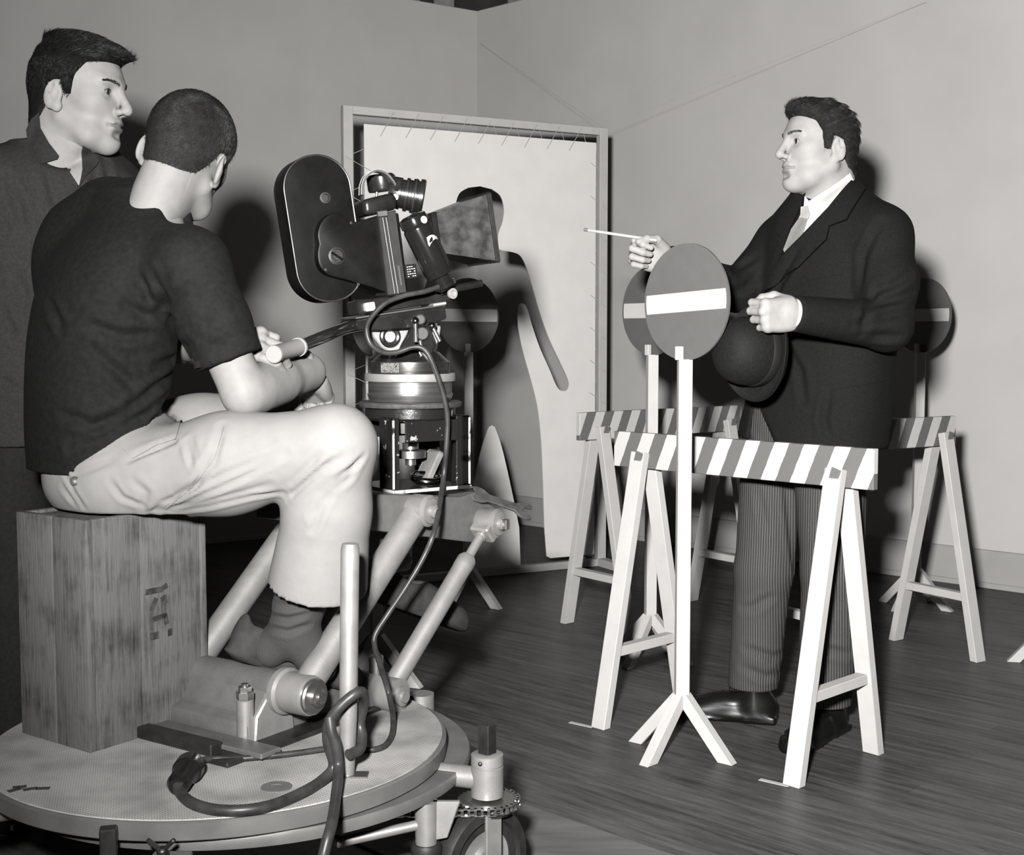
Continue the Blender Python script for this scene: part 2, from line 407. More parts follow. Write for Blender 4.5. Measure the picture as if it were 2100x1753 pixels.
# right part, left part and wedge between the legs are one board: joined above the head and along the foot rail
half = [(p.x, p.y) for p in spline([V((x, z, 0)) for x, z in half], 4)]
right = [(ax, ztop), (ax, onframe(984, 382)[1])] + half + [(half[-1][0] + 0.012, zb + 0.01), (half[-1][0] + 0.03, zb), (x1, zb), (x1, ztop)]
left = [(2 * ax - x, z) for x, z in right]; left = [(max(x, x0), z) for x, z in left][::-1]
panel_mb.prism(right, PO, FD, D3, 0.006); panel_mb.prism(left, PO, FD, D3, 0.006)
cone_r = [(max(x, ax), z) for x, z in cone]
wedge = [(2 * ax + 0.02 - x, z) for x, z in cone][::-1] + [(ax + 0.02 - 0.0, crotch[1])]
cx = crotch[0]; cw = [(x - cx, z) for x, z in cone]
cw = [(p.x, p.y) for p in spline([V((0.012, crotch[1] - 0.006, 0))] + [V((x, z, 0)) for x, z in cw], 4)]
poly = [(cx, crotch[1])] + [(cx + dx, z) for dx, z in cw] + [(cx + cw[-1][0] + 0.008, 0.036), (cx - cw[-1][0] - 0.008, 0.036)] + [(cx - dx, z) for dx, z in cw[::-1]]
M_panel = mat('canvas_white', 0.76, 0.75, noise=0.03, scale=10, bump=0.04, bscale=200)
pm = panel_mb.build('panel', M_panel, fr, smooth=False)
MB().prism(poly, PO, FD, D3, 0.006).build('panel', M_panel, fr, smooth=False)
# lacing cords
M_cord = mat('cord', 0.42, 0.8)
def lace(pts, nm='lacing_cord'):
    for a, b, sd in pts:
        pa = FA + FD * a[0] + V((0, 0, a[1])) + FN * (0.020 if sd == 0 else 0.006); pb = FA + FD * b[0] + V((0, 0, b[1])) + FN * (0.006 if sd == 0 else -0.018)
        MB().path([pa, pb], 0.0014, 5).build(nm, M_cord, fr)
seg = []; n = 9; L_ = x1 - x0
for i in range(n):
    u = x0 + 0.07 + (L_ - 0.10) * i / n; seg.append(((u + 0.055, FH - 0.012), (u, ztop - 0.045), 0)); seg.append(((u + 0.075, FH - 0.034), (u + 0.10, ztop + 0.0), 1))
lace(seg)
for side in (0, 1):
    seg = []; n = 11
    for i in range(n):
        z = ztop - 0.09 - (ztop - 0.3) * i / n
        if side: seg.append(((FW - 0.008, z - 0.055), (x1 - 0.03, z), 0)); seg.append(((x1 - 0.002, z - 0.11), (FW - w, z - 0.085), 1))
        else: seg.append(((0.008, z - 0.05), (x0 + 0.03, z - 0.10), 0)); seg.append(((x0 + 0.002, z - 0.01), (w, z - 0.035), 1))
    lace(seg)
# guy wires from the frame's corner up to the tops of the flats
EYE0 = V((0, 0, HC)); M_wire = mat('wire', 0.4, 0.5)
gp = FA + FD * (FW - 0.02) + V((0, 0, FH + 0.003))
g1 = CORNER + V((0, 0, WALL_H - 0.20)) + V((0.02, -0.08, 0)); _n = V((DR.y, -DR.x, 0)); _r = ray(1900, 4); g2 = EYE0 + _r * ((CORNER - EYE0).dot(_n) / _r.dot(_n)) * 0.997
tag(MB().path([gp, g1], 0.0005, 5).build('guy_wire', M_wire), 'thin wire from the white frame up to the wall corner', 'wire')
tag(MB().path([gp, g2], 0.0005, 5).build('guy_wire', M_wire), 'thin wire from the white frame up to the right wall', 'wire')
# ------------------------------------------------------------------ the dolly: turntable deck, crane arms, wheels
M_silver = mat('silver_paint', 0.32, 0.42, metal=0.55, noise=0.12, scale=30, bump=0.04, bscale=220)
M_cast = mat('cast_grey', 0.125, 0.5, metal=0.25, noise=0.15, scale=25, bump=0.15, bscale=200)
M_steel = mat('bright_steel', 0.55, 0.28, metal=0.95, noise=0.1, scale=40)
M_darksteel = mat('dark_steel', 0.05, 0.4, metal=0.7, noise=0.4, scale=30)
M_rim = mat('deck_rim', 0.17, 0.45, metal=0.4, noise=0.2, scale=12, bump=0.05, bscale=60)
M_black = mat('black_paint', 0.012, 0.28, noise=0.4, scale=30, coat=0.3)
M_chip = mat('chipped_black', 0.012, 0.32, g2=0.30, scale=55, thr=(0.64, 0.67), bump=0.2, bscale=90)
M_rubber = mat('rubber', 0.018, 0.55, noise=0.3, scale=30, bump=0.1)
M_chrome = mat('chrome', 0.62, 0.14, metal=1.0)
M_mat = mat('deck_mat', 0.2, 0.75)
def deckmat():
    m = M_mat; nt = m.node_tree; N = nt.nodes; L = nt.links; b = N['Principled BSDF']
    tc = N.new('ShaderNodeTexCoord')
    mp = N.new('ShaderNodeMapping'); mp.inputs['Rotation'].default_value = (0, 0, 0.5); mp.inputs['Scale'].default_value = (170, 170, 170); L.new(tc.outputs['Object'], mp.inputs[0])
    ck = N.new('ShaderNodeTexVoronoi'); ck.inputs['Scale'].default_value = 1.0; ck.inputs['Randomness'].default_value = 0.0; L.new(mp.outputs[0], ck.inputs['Vector'])
    nz = N.new('ShaderNodeTexNoise'); nz.inputs['Scale'].default_value = 9; nz.inputs['Detail'].default_value = 8; L.new(tc.outputs['Object'], nz.inputs['Vector'])
    cr = N.new('ShaderNodeValToRGB'); L.new(nz.outputs['Fac'], cr.inputs[0]); e = cr.color_ramp.elements
    e[0].position = 0.30; e[0].color = gcol(0.22); e[1].position = 0.6; e[1].color = gcol(0.42)
    c2 = N.new('ShaderNodeValToRGB'); L.new(ck.outputs['Distance'], c2.inputs[0]); f = c2.color_ramp.elements
    f[0].position = 0.25; f[0].color = (0.45, 0.45, 0.45, 1); f[1].position = 0.4; f[1].color = (1, 1, 1, 1)
    mx = N.new('ShaderNodeMix'); mx.data_type = 'RGBA'; mx.blend_type = 'MULTIPLY'; mx.inputs[0].default_value = 1.0
    L.new(cr.outputs[0], mx.inputs[6]); L.new(c2.outputs[0], mx.inputs[7]); L.new(mx.outputs[2], b.inputs['Base Color'])
    bp = N.new('ShaderNodeBump'); bp.inputs['Strength'].default_value = 0.25; bp.inputs['Distance'].default_value = 0.001; L.new(ck.outputs['Distance'], bp.inputs['Height']); L.new(bp.outputs[0], b.inputs['Normal'])
deckmat()

DC = V((-0.549, 2.345, 0)); DZ = 0.29
dolly = thing('camera_dolly', DC, 'silver camera crane on a round deck with small wheels', 'dolly')
B = lambda mb, nm, m, par=dolly, **k: mb.build(nm, m, par, **k)
top = DC + V((0, 0, DZ))
dk = B(MB().lathe([(0.0, -0.03), (0.4225, -0.03), (0.4245, -0.028), (0.4245, -0.002), (0.421, 0.0005), (0.0, 0.0005)], top, n=128), 'deck', M_rim)
B(MB().lathe([(0.0, 0.0006), (0.417, 0.0006), (0.417, 0.003), (0.0, 0.003)], top, n=128), 'deck_mat', M_mat, dk)
lr = DC + V((0.036, 0.032, 0.262))
B(MB().lathe([(0.30, -0.005), (0.431, -0.005), (0.434, -0.012), (0.432, -0.026), (0.30, -0.026)], lr, n=128), 'lower_ring', M_rim)
B(MB().lathe([(0.0, -0.03), (0.20, -0.03), (0.22, 0.0), (0.0, 0.0)], DC + V((0.02, 0.02, 0.235)), n=48), 'hub', M_darksteel)
# rubber worn marks: a flat ring washer on the mat
p = Z(567, 1614, DZ + 0.003)
B(MB().lathe([(0.012, 0.0031), (0.026, 0.0031), (0.026, 0.0045), (0.012, 0.0045), (0.012, 0.0031)], (p.x, p.y, DZ), n=40), 'washer', mat('worn_grey', 0.12, 0.6, noise=0.2), dk)
for px, py, a in ((40, 1614, 0.3), (62, 1618, 0.5), (88, 1617, 0.1), (30, 1620, 0.8)):
    p = Z(px, py, DZ + 0.003); B(MB().box((p.x, p.y, DZ + 0.0034), (0.022, 0.012, 0.001), Matrix.Rotation(a, 3, 'Z')), 'smudge', mat('smudge', 0.05, 0.8), dk)

AX = V((0.83, -0.556, 0)).normalized(); FW_ = V((0.556, 0.83, 0)).normalized(); UPZ = V((0, 0, 1))
L1 = V((-0.363, 2.30, 0.381)); VO = V((0.137, 0.204, -0.056)); L2 = L1 + VO; U1 = V((-0.164, 2.58, 0.688)); U2 = U1 + VO
def at(a, t, z): return V((L1.x, L1.y, 0)) + AX * a + FW_ * t + V((0, 0, z))
# base casting: wedge body, cylinder housing, lugs with bolts
prof = [(-0.085, 0.298), (-0.085, 0.335), (-0.055, 0.345), (-0.032, 0.392), (-0.008, 0.408), (0.022, 0.404), (0.05, 0.38), (0.10, 0.350), (0.26, 0.345), (0.26, 0.298)]
cast = B(MB().prism(prof, at(-0.215, 0, 0), FW_, UPZ, 0.25), 'base_casting', M_cast, bev=0.006, seg=2)
B(MB().tube(at(-0.36, 0, 0.381), at(-0.078, 0, 0.381), 0.036, n=32), 'axle_housing', M_cast, cast, bev=0.003)
B(MB().lathe([(0.040, -0.084), (0.044, -0.082), (0.044, -0.070), (0.038, -0.066), (0.038, -0.012), (0.036, -0.006)], at(0, 0, 0.381), AX, n=32), 'axle_boss', M_silver, cast)
B(MB().lathe([(0.034, -0.007), (0.034, -0.001), (0.031, 0.002), (0.018, 0.003), (0.018, 0.010), (0.011, 0.012), (0.011, 0.018), (0.006, 0.0185), (0.0, 0.0185)], at(0, 0, 0.381), AX, n=24), 'axle_cap', M_steel, cast)
B(MB().lathe([(0.0, -0.2), (0.036, -0.2), (0.037, -0.07), (0.042, -0.068), (0.042, -0.05), (0.034, -0.046), (0.034, 0.0), (0.02, 0.002), (0.02, 0.010), (0.012, 0.011), (0.012, 0.017), (0, 0.017)], L2, AX, n=28), 'front_axle_boss', M_silver, cast)
B(MB().tube(L2 - AX * 0.06 + V((0, 0, 0.02)), L2 - AX * 0.06 + V((0, 0, 0.075)), 0.015, n=20), 'oil_cup', M_steel, cast, bev=0.003)
# near side web and front bolt lugs
for a, t in ((-0.105, -0.075), (-0.318, -0.070)):
    q = at(a, t, 0); mb = MB().tube(q + V((0, 0, 0.296)), q + V((0, 0, 0.378)), 0.016, n=20); B(mb, 'bolt_lug', M_silver, cast, bev=0.002)
q = at(-0.105, -0.075, 0)
B(MB().lathe([(0.0165, 0.379), (0.0165, 0.392), (0.0, 0.392)], q, n=6), 'nut', M_steel, cast); B(MB().lathe([(0.0125, 0.392), (0.0125, 0.402), (0.0, 0.402)], q, n=6), 'nut', M_steel, cast); B(MB().tube(q + V((0, 0, 0.40)), q + V((0, 0, 0.407)), 0.007, n=12), 'bolt', M_steel, cast)
B(MB().prism([(-0.075, 0.298), (-0.07, 0.345), (-0.012, 0.41), (0.02, 0.39), (0.03, 0.298)], at(-0.087, 0, 0), FW_, UPZ, 0.012), 'side_web', M_silver, cast, bev=0.003)
# slide rails under the casting
for a in (-0.06, -0.33):
    B(MB().bar(at(a, -0.19, 0.2985), at(a, 0.25, 0.2985), 0.055, 0.009), 'slide_rail', M_darksteel, bev=0.002)
B(MB().bar(at(-0.40, -0.115, 0.306), at(0.0, -0.115, 0.306), 0.05, 0.010), 'slide_rail', M_cast, bev=0.002)
B(MB().bar(at(-0.30, -0.150, 0.305), at(-0.1, -0.150, 0.305), 0.03, 0.022), 'slide_block', M_darksteel, bev=0.002)
# crane arms: two thick tubes and two adjustable rods
for off, nm in ((-0.035, 'crane_arm'), (-0.335, 'crane_arm')):
    B(MB().tube(L1 + AX * off, U1 + AX * off, 0.0285, n=32), nm, M_silver)
for off in (-0.03, -0.30):
    a, b = L2 + AX * off, U2 + AX * off; d = (b - a).normalized(); ln = (b - a).length
    B(MB().lathe([(0.018, 0.01), (0.0205, 0.03), (0.0205, ln * 0.70), (0.0215, ln * 0.72), (0.0215, ln * 0.765), (0.016, ln * 0.785), (0.0105, ln * 0.79), (0.0105, ln * 0.90), (0.0135, ln * 0.902), (0.0135, ln * 0.925), (0.0, ln * 0.925)], a, d, n=28), 'tie_rod', M_silver)
    s_, u_, _ = basis(d, AX)
    B(MB().bar(a + d * ln * 0.915, a + d * (ln + 0.01), 0.044, 0.052, AX), 'clevis', M_silver, bev=0.004)
# crane head casting carrying the camera riser
def onplane(px, py, a=0.0):
    o = U1 + AX * a; r = ray(px, py); c = V((0, 0, HC)); t = (o - c).dot(AX) / r.dot(AX); p = c + r * t - U1
    return (p.dot(FW_), p.z)
pts = [onplane(*q, a=-0.05) for q in [(735, 1012), (945, 1019), (978, 1008), (1004, 1028), (1036, 1062), (1030, 1095), (1000, 1112), (960, 1112), (735, 1084)]]
head = B(MB().prism(pts, U1 - AX * 0.19, FW_, UPZ, 0.28), 'crane_head', M_cast, bev=0.006, seg=2)
for u in (U1, U2):
    B(MB().lathe([(0.0, -0.40), (0.034, -0.40), (0.034, -0.33), (0.030, -0.05), (0.033, -0.045), (0.033, -0.008), (0.026, -0.004), (0.026, 0.0), (0.014, 0.002), (0.014, 0.010), (0.009, 0.012), (0.009, 0.018), (0.0, 0.018)], u, AX, n=28), 'pivot', M_silver, head)
B(MB().box(U2 + AX * 0.014, (0.016, 0.016, 0.024), Matrix((AX, FW_, UPZ)).transposed()), 'square_nut', M_steel, head, bev=0.002)
# upright grip post
pb = Z(713, 1590, DZ + 0.003); pt = P(718, 1112, pb.y - 0.005)
B(MB().lathe([(0.0115, 0.0), (0.0135, 0.05), (0.0150, 0.09), (0.0155, 0.10), (0.0160, (pt - pb).length - 0.012), (0.0135, (pt - pb).length - 0.002), (0.0, (pt - pb).length)], pb, pt - pb, n=28), 'grip_post', M_silver)
B(MB().box(pb + V((0.008, 0, 0.0015)), (0.055, 0.03, 0.003)), 'post_foot', M_steel, bev=0.001)
# wheel, fork, steering sleeve, sprocket and chain
SC = V((-0.045, 2.25, 0))
st = B(MB().lathe([(0.0, 0.214), (0.0295, 0.214), (0.0295, 0.268), (0.0275, 0.269), (0.0275, 0.271), (0.0295, 0.272), (0.0295, 0.290), (0.026, 0.292), (0.0, 0.292)], SC, n=32), 'steering_sleeve', M_silver)
B(MB().box(SC + V((0, 0, 0.318)), (0.024, 0.024, 0.055), Matrix.Rotation(0.9, 3, 'Z')), 'square_shaft', M_darksteel, st, bev=0.001)
B(MB().tube(SC + V((-0.03, -0.028, 0.280)), SC + V((-0.004, -0.0300, 0.280)), 0.0) if False else MB().ball(SC + V((-0.012, -0.0275, 0.281)), 0.0042, 10), 'set_screw', M_darksteel, st)
B(MB().tube(SC + V((-0.01, 0, 0.245)), SC + V((-0.25, 0.08, 0.245)), 0.020, n=24), 'outrigger', M_silver)
sp = []
for k in range(56):
    r = 0.054 if k % 2 else 0.049; a = 2 * math.pi * k / 56; sp.append((r * math.cos(a), r * math.sin(a)))
B(MB().prism(sp, SC + V((0, 0, 0.206)), V((1, 0, 0)), V((0, 1, 0)), 0.005), 'sprocket', M_steel, smooth=False)
B(MB().lathe([(0.0, 0.188), (0.050, 0.188), (0.050, 0.192), (0.0, 0.192)], SC, n=40), 'fork_crown', M_darksteel)
ch = MB(); path = []
for k in range(15): a = math.radians(70 - k * 12); path.append(SC + V((0.056 * math.cos(a), 0.056 * math.sin(a), 0.203)))
e0 = path[-1]
for k in range(1, 22): path.append(e0 + V((-0.0118 * k, -0.0002 * k, 0)))
for i in range(0, len(path) - 1):
    a, b = path[i], path[i + 1]; m_ = (a + b) / 2; d = (b - a).normalized()
    n = V((-d.y, d.x, 0)); w_ = 0.0045 if i % 2 else 0.0062
    for s_ in (-1, 1):
        ch.bar(a - d * 0.002 + UPZ * s_ * w_, b + d * 0.002 + UPZ * s_ * w_, 0.009, 0.0016)
    ch.tube(a - UPZ * 0.007, a + UPZ * 0.007, 0.003, n=8)
chain = B(ch, 'chain', M_steel); chain['kind'] = 'stuff'
WC = V((-0.058, 2.235, 0.1)); WA = V((0.68, -0.73, 0)).normalized()
wh = B(MB().lathe([(0.058, -0.022), (0.075, -0.024), (0.095, -0.022), (0.0999, -0.014), (0.0999, 0.014), (0.095, 0.022), (0.078, 0.024), (0.074, 0.016), (0.058, 0.016), (0.058, -0.022)], WC, WA, n=64), 'tyre', M_rubber)
B(MB().lathe([(0.012, -0.018), (0.058, -0.014), (0.058, 0.013), (0.050, 0.010), (0.030, 0.012), (0.026, 0.022), (0.012, 0.022)], WC, WA, n=48), 'wheel_hub', M_silver)
fk = WC + WA * 0.036
B(MB().box(fk + V((0, 0, 0.038)), (0.036, 0.006, 0.120), Matrix((WA.cross(UPZ), WA, UPZ)).transposed()), 'fork', M_silver, bev=0.001)
B(MB().box(WC - WA * 0.036 + V((0, 0, 0.038)), (0.036, 0.006, 0.120), Matrix((WA.cross(UPZ), WA, UPZ)).transposed()), 'fork', M_silver, bev=0.001)
B(MB().lathe([(0.0, 0.0), (0.015, 0.0), (0.015, 0.006), (0.008, 0.010), (0.0, 0.011)], fk + WA * 0.003 , WA, n=24), 'axle_nut', M_steel)
# levelling leg beside the wheel
LG = Z(874, 1722, 0.165); LG = V((LG.x, LG.y, 0))
B(MB().lathe([(0.0, 0.16), (0.019, 0.16), (0.020, 0.235), (0.0, 0.235)], LG, n=24), 'levelling_leg', M_silver)
B(MB().lathe([(0.0, 0.135), (0.025, 0.135), (0.027, 0.14), (0.027, 0.155), (0.024, 0.16), (0.0, 0.16)], LG, n=28), 'leg_foot', M_rubber)
B(MB().lathe([(0.0, 0.0), (0.028, 0.0), (0.028, 0.128), (0.026, 0.1335), (0.0, 0.1335)], LG, n=28), 'leg_foot', M_rubber)
B(MB().prism([(0.0, 0.165), (0.028, 0.170), (0.05, 0.235), (0.0, 0.235)], LG + V((0.01, 0, 0)), V((1, 0, 0)), UPZ, 0.012), 'gusset', M_silver, bev=0.002)
B(MB().tube(Z(690, 1728, 0.18), LG + V((0, 0.0, 0.195)), 0.009, n=16), 'under_rail', M_silver)
# other wheels of the chassis (mostly under the deck)
for c0, rz in (((-0.98, 2.05, 0), 0.4), ((-0.95, 2.72, 0), -0.3), ((-0.2, 2.75, 0), 0.2)):
    c0 = V(c0); wa = V((math.cos(rz), math.sin(rz), 0))
    B(MB().lathe([(0.058, -0.022), (0.095, -0.022), (0.0999, -0.014), (0.0999, 0.014), (0.095, 0.022), (0.058, 0.022), (0.058, -0.022)], c0 + V((0, 0, 0.1)), wa, n=48), 'tyre', M_rubber)
    B(MB().lathe([(0.0, -0.016), (0.058, -0.014), (0.058, 0.014), (0.0, 0.02)], c0 + V((0, 0, 0.1)), wa, n=32), 'wheel_hub', M_silver)
    B(MB().tube(c0 + V((0, 0, 0.19)), c0 + V((0, 0, 0.26)), 0.028, n=24), 'steering_sleeve', M_silver)
    B(MB().tube(c0 + V((0, 0, 0.235)), DC + V((0.02, 0.02, 0.225)), 0.018, n=16), 'outrigger', M_silver)
    s_ = wa * 0.034
    for q_ in (s_, -s_): B(MB().box(c0 + q_ + V((0, 0, 0.135)), (0.006, 0.034, 0.12), Matrix.Rotation(rz, 3, 'Z')), 'fork', M_silver)
# clamp block and wing nut on the rim
p = Z(228, 1735, 0.255); B(MB().box((p.x, p.y - 0.012, 0.262), (0.026, 0.024, 0.055), Matrix.Rotation(0.25, 3, 'Z')), 'clamp_block', M_darksteel, bev=0.002)
p = Z(338, 1738, 0.262); p = V((p.x, p.y - 0.014, 0.262)); wn = MB().lathe([(0.010, -0.012), (0.008, 0.006), (0.0, 0.008)], p, (0, -0.5, 0.9), n=16)
for s_, dx in ((-1, -0.022), (1, 0.020)):
    wn.bar(p + V((0, 0, 0)), p + V((dx, -0.004, 0.020)), 0.009, 0.007)
B(wn, 'wing_nut', M_darksteel, bev=0.002)
B(MB().box((p.x + 0.01, p.y + 0.012, 0.246), (0.06, 0.03, 0.012)), 'clamp_plate', M_rim, bev=0.002)

# ------------------------------------------------------------------ wooden box the operator sits on
bx0 = Z(185, 1545, DZ + 0.003); e1 = V((-0.817, 0.577, 0)); e2 = V((0.577, 0.817, 0)); e1 = V((-0.17, 0.12, 0)).normalized(); e2 = V((-e1.y, e1.x, 0)); e2 = e2 if e2.y > 0 else -e2
BW, BD, BH = 0.208, 0.262, 0.424
def woodmat(name, g0, g1):
    m = mat(name, g0, 0.75, bump=0.35, bscale=30, stretch=(7, 7, 0.6)); nt = m.node_tree; N = nt.nodes; L = nt.links; b = N['Principled BSDF']
    tc = N.new('ShaderNodeTexCoord'); mp = N.new('ShaderNodeMapping'); mp.inputs['Scale'].default_value = (9, 9, 0.8); L.new(tc.outputs['Object'], mp.inputs[0])
    a = N.new('ShaderNodeTexNoise'); a.inputs['Scale'].default_value = 12; a.inputs['Detail'].default_value = 8; a.inputs['Roughness'].default_value = 0.7; L.new(mp.outputs[0], a.inputs['Vector'])
    c = N.new('ShaderNodeTexNoise'); c.inputs['Scale'].default_value = 16; c.inputs['Detail'].default_value = 6; L.new(tc.outputs['Object'], c.inputs['Vector'])
    ad = N.new('ShaderNodeMath'); ad.operation = 'MULTIPLY_ADD'; L.new(c.outputs['Fac'], ad.inputs[0]); ad.inputs[1].default_value = 0.9; L.new(a.outputs['Fac'], ad.inputs[2])
    cr = N.new('ShaderNodeValToRGB'); L.new(ad.outputs[0], cr.inputs[0]); e = cr.color_ramp.elements
    e[0].position = 0.62; e[0].color = gcol(g0); e[1].position = 1.25; e[1].color = gcol(g1); 
    L.new(cr.outputs[0], b.inputs['Base Color']); return m
M_box = woodmat('worn_wood', 0.022, 0.105)
boxc = bx0 + e1 * BW / 2 + e2 * BD / 2
wb = thing('wooden_crate', V((boxc.x, boxc.y, bx0.z)), 'upright worn wooden crate the seated man sits on', 'crate')
def board(c, sx, sy, sz, nm='board'):
    R = Matrix((e1, e2, UPZ)).transposed(); return MB().box(c, (sx, sy, sz), R).build(nm, M_box, wb, bev=0.003, seg=2)
zc = bx0.z + BH / 2; t_ = 0.016
o_ = bx0
def bp(a, b, z): return V((o_.x, o_.y, 0)) + e1 * a + e2 * b + V((0, 0, z))
# left face: two boards, right face: two boards (a joint about three fifths across), top and back
for a0, a1 in ((0.0, 0.098), (0.0985, BW)):
    board(bp((a0 + a1) / 2, t_ / 2, zc), a1 - a0 - 0.0006, t_, BH)
for b0, b1 in ((t_ + 0.0005, 0.118), (0.1188, BD - 0.0005)):
    board(bp(t_ / 2, (b0 + b1) / 2, zc), t_, b1 - b0, BH)
    board(bp(BW - t_ / 2, (b0 + b1) / 2, zc), t_, b1 - b0, BH)
board(bp(BW / 2, BD + t_ / 2, zc), BW, t_, BH)
board(bp(BW / 2, (BD + t_) / 2 + 0.0004, bx0.z + BH - 0.014), BW - 2 * t_ - 0.001, BD - t_ - 0.002, 0.016, 'end_panel')
# stencil smudges on the right face
M_st = mat('stencil', 0.018, 0.8, g2=0.055, scale=60, thr=(0.4, 0.65))
def smudge(b, z, w_, h_, rot=0.0):
    R = Matrix((e2, UPZ, -e1)).transposed() @ Matrix.Rotation(rot, 3, 'Z')
    MB().box(bp(-0.0004, b, z), (w_, h_, 0.001), R).build('stencil_mark', M_st, wb, bev=0.0)
for b, z, w_, h_, r_ in ((0.150, 0.556, 0.040, 0.011, 0.0), (0.175, 0.560, 0.012, 0.010, 0.4), (0.148, 0.530, 0.010, 0.026, -0.5), (0.172, 0.535, 0.014, 0.016, 0.3), (0.160, 0.503, 0.034, 0.010, 0.1), (0.176, 0.497, 0.010, 0.020, 0.2), (0.148, 0.470, 0.02, 0.014, 0.0), (0.185, 0.47, 0.010, 0.014, 0.0)):
    smudge(b, z + 0.01, w_, h_, r_)
# ------------------------------------------------------------------ riser, pan head and film camera
RC = V((-0.222, 2.765, 0)); RZ0 = U1.z + onplane(860, 1016, -0.05)[1] + 0.001   # riser stands on the crane head
RT = 0.905
AXR = V((0.574, -0.819, 0)).normalized(); FWR = V((0.819, 0.574, 0)).normalized()
RR = Matrix((FWR, -AXR, UPZ)).transposed()
riser = thing('camera_riser', V((RC.x, RC.y, RZ0)), 'open chipped black metal riser between crane head and pan head', 'riser')
B = lambda mb, nm, m, par=riser, **k: mb.build(nm, m, par, **k)
def rp(a, t, z): return V((RC.x, RC.y, z)) + AXR * a + FWR * t
B(MB().box(rp(0, 0, RZ0 + 0.004), (0.19, 0.19, 0.008), RR), 'base_plate', M_chip, bev=0.0015)
B(MB().lathe([(0.05, -0.040), (0.092, -0.040), (0.098, -0.034), (0.098, -0.012), (0.05, -0.012), (0.05, -0.040)], (RC.x, RC.y, RT), n=48), 'collar', M_chip)
B(MB().lathe([(0.03, -0.0115), (0.111, -0.0115), (0.113, -0.008), (0.113, -0.003), (0.110, 0.0), (0.03, 0.0)], (RC.x, RC.y, RT), n=56), 'top_flange', mat('dark_cast', 0.05, 0.6, noise=0.35, scale=40, bump=0.3, bscale=150))
for sa in (-1, 1):
    for st_ in (-1, 1):
        z0, z1 = RZ0 + 0.008, RT - 0.03
        wl2 = 0.014 if st_ < 0 else 0.030; mb = MB().box(rp(sa * 0.086, st_ * (0.093 - wl2 / 2), (z0 + z1) / 2), (wl2, 0.006, z1 - z0), RR)
        mb.box(rp(sa * 0.058, st_ * 0.090, (z0 + z1) / 2), (0.006, 0.062, z1 - z0), RR)
        B(mb, 'corner_post', M_chip, bev=0.0012)
for sa in (-1, 1):
    B(MB().box(rp(sa * 0.089, 0, RT - 0.060), (0.13, 0.005, 0.045), RR), 'bracket', M_chip, bev=0.001)
B(MB().lathe([(0.0, 0.0), (0.052, 0.0), (0.060, 0.018), (0.062, 0.026), (0.0, 0.026)], (RC.x, RC.y, RT - 0.068), n=40), 'cup', M_silver)
B(MB().lathe([(0.0, -0.105), (0.018, -0.105), (0.018, -0.092), (0.0, -0.092)], (RC.x, RC.y, RT), n=24), 'clamp_nut', M_steel)
B(MB().lathe([(0.0, -0.124), (0.034, -0.124), (0.034, -0.108), (0.0, -0.108)], (RC.x, RC.y, RT), n=32), 'clamp_nut', M_steel)
B(MB().lathe([(0.0, -0.140), (0.012, -0.140), (0.012, -0.126), (0.0, -0.126)], (RC.x, RC.y, RT), n=20), 'clamp_nut', M_steel)
B(MB().tube((RC.x, RC.y, RT - 0.142), (RC.x, RC.y, RT - 0.05), 0.008, n=12), 'clamp_screw', M_darksteel)
for dx in (0.0,):
    q = rp(0.075, -0.02, RZ0 + 0.008); B(MB().lathe([(0.012, 0.0), (0.012, 0.012), (0.0, 0.012)], rp(0.055, -0.075, RZ0 + 0.008), n=6), 'bolt', M_steel)
# paint worn off the edges of the frame
M_worn = mat('worn_edge', 0.02, 0.5, g2=0.42, scale=38, thr=(0.40, 0.47))
for a_, t_2 in ((0.0905, -0.0945), (0.0905, 0.0945), (-0.0905, -0.0945)):
    B(MB().box(rp(a_, t_2, (RZ0 + RT) / 2 - 0.012), (0.0035, 0.0035, RT - RZ0 - 0.045), RR), 'worn_edge', M_worn)
B(MB().box(rp(0.0965, 0, RZ0 + 0.005), (0.19, 0.002, 0.007), RR), 'worn_edge', M_worn); B(MB().box(rp(0, -0.0965, RZ0 + 0.005), (0.002, 0.19, 0.007), RR), 'worn_edge', M_worn)
# loose things on the riser plate
q = rp(0.03, 0.022, RZ0 + 0.022)
tag(MB().torus(q, (0.1, -0.15, 1), 0.030, 0.0075, 40, 12).build('steel_ring', M_chrome), 'shiny steel ring lying inside the black riser', 'ring')
tag(MB().box(rp(0.0, 0.048, RZ0 + 0.045), (0.014, 0.055, 0.075), RR @ Matrix.Rotation(0.5, 3, 'Y')).build('wood_wedge', mat('wedge_wood', 0.14, 0.7, noise=0.25, scale=20), bev=0.012, seg=3), 'rounded wooden wedge leaning inside the black riser', 'wedge')

# ---- pan and tilt head
ph = thing('pan_tilt_head', V((RC.x, RC.y, RT)), 'steel drum pan and tilt head with lever clamps under the film camera', 'tripod head')
B = lambda mb, nm, m, par=ph, **k: mb.build(nm, m, par, **k)
h0 = V((RC.x, RC.y, RT + 0.0005))
drum = B(MB().lathe([(0.0, 0.0), (0.088, 0.0), (0.093, 0.014), (0.093, 0.016), (0.0905, 0.017), (0.0905, 0.042), (0.0935, 0.043), (0.0, 0.043)], h0, n=72), 'pan_drum', mat('brushed_steel', 0.33, 0.3, metal=0.9, noise=0.25, scale=6, stretch=(1, 1, 30)))
B(MB().lathe([(0.0, 0.0435), (0.0975, 0.0435), (0.0985, 0.046), (0.0985, 0.058), (0.0975, 0.060), (0.0, 0.060)], h0, n=72), 'pan_ring', mat('satin_ring', 0.42, 0.45, metal=0.6), drum)
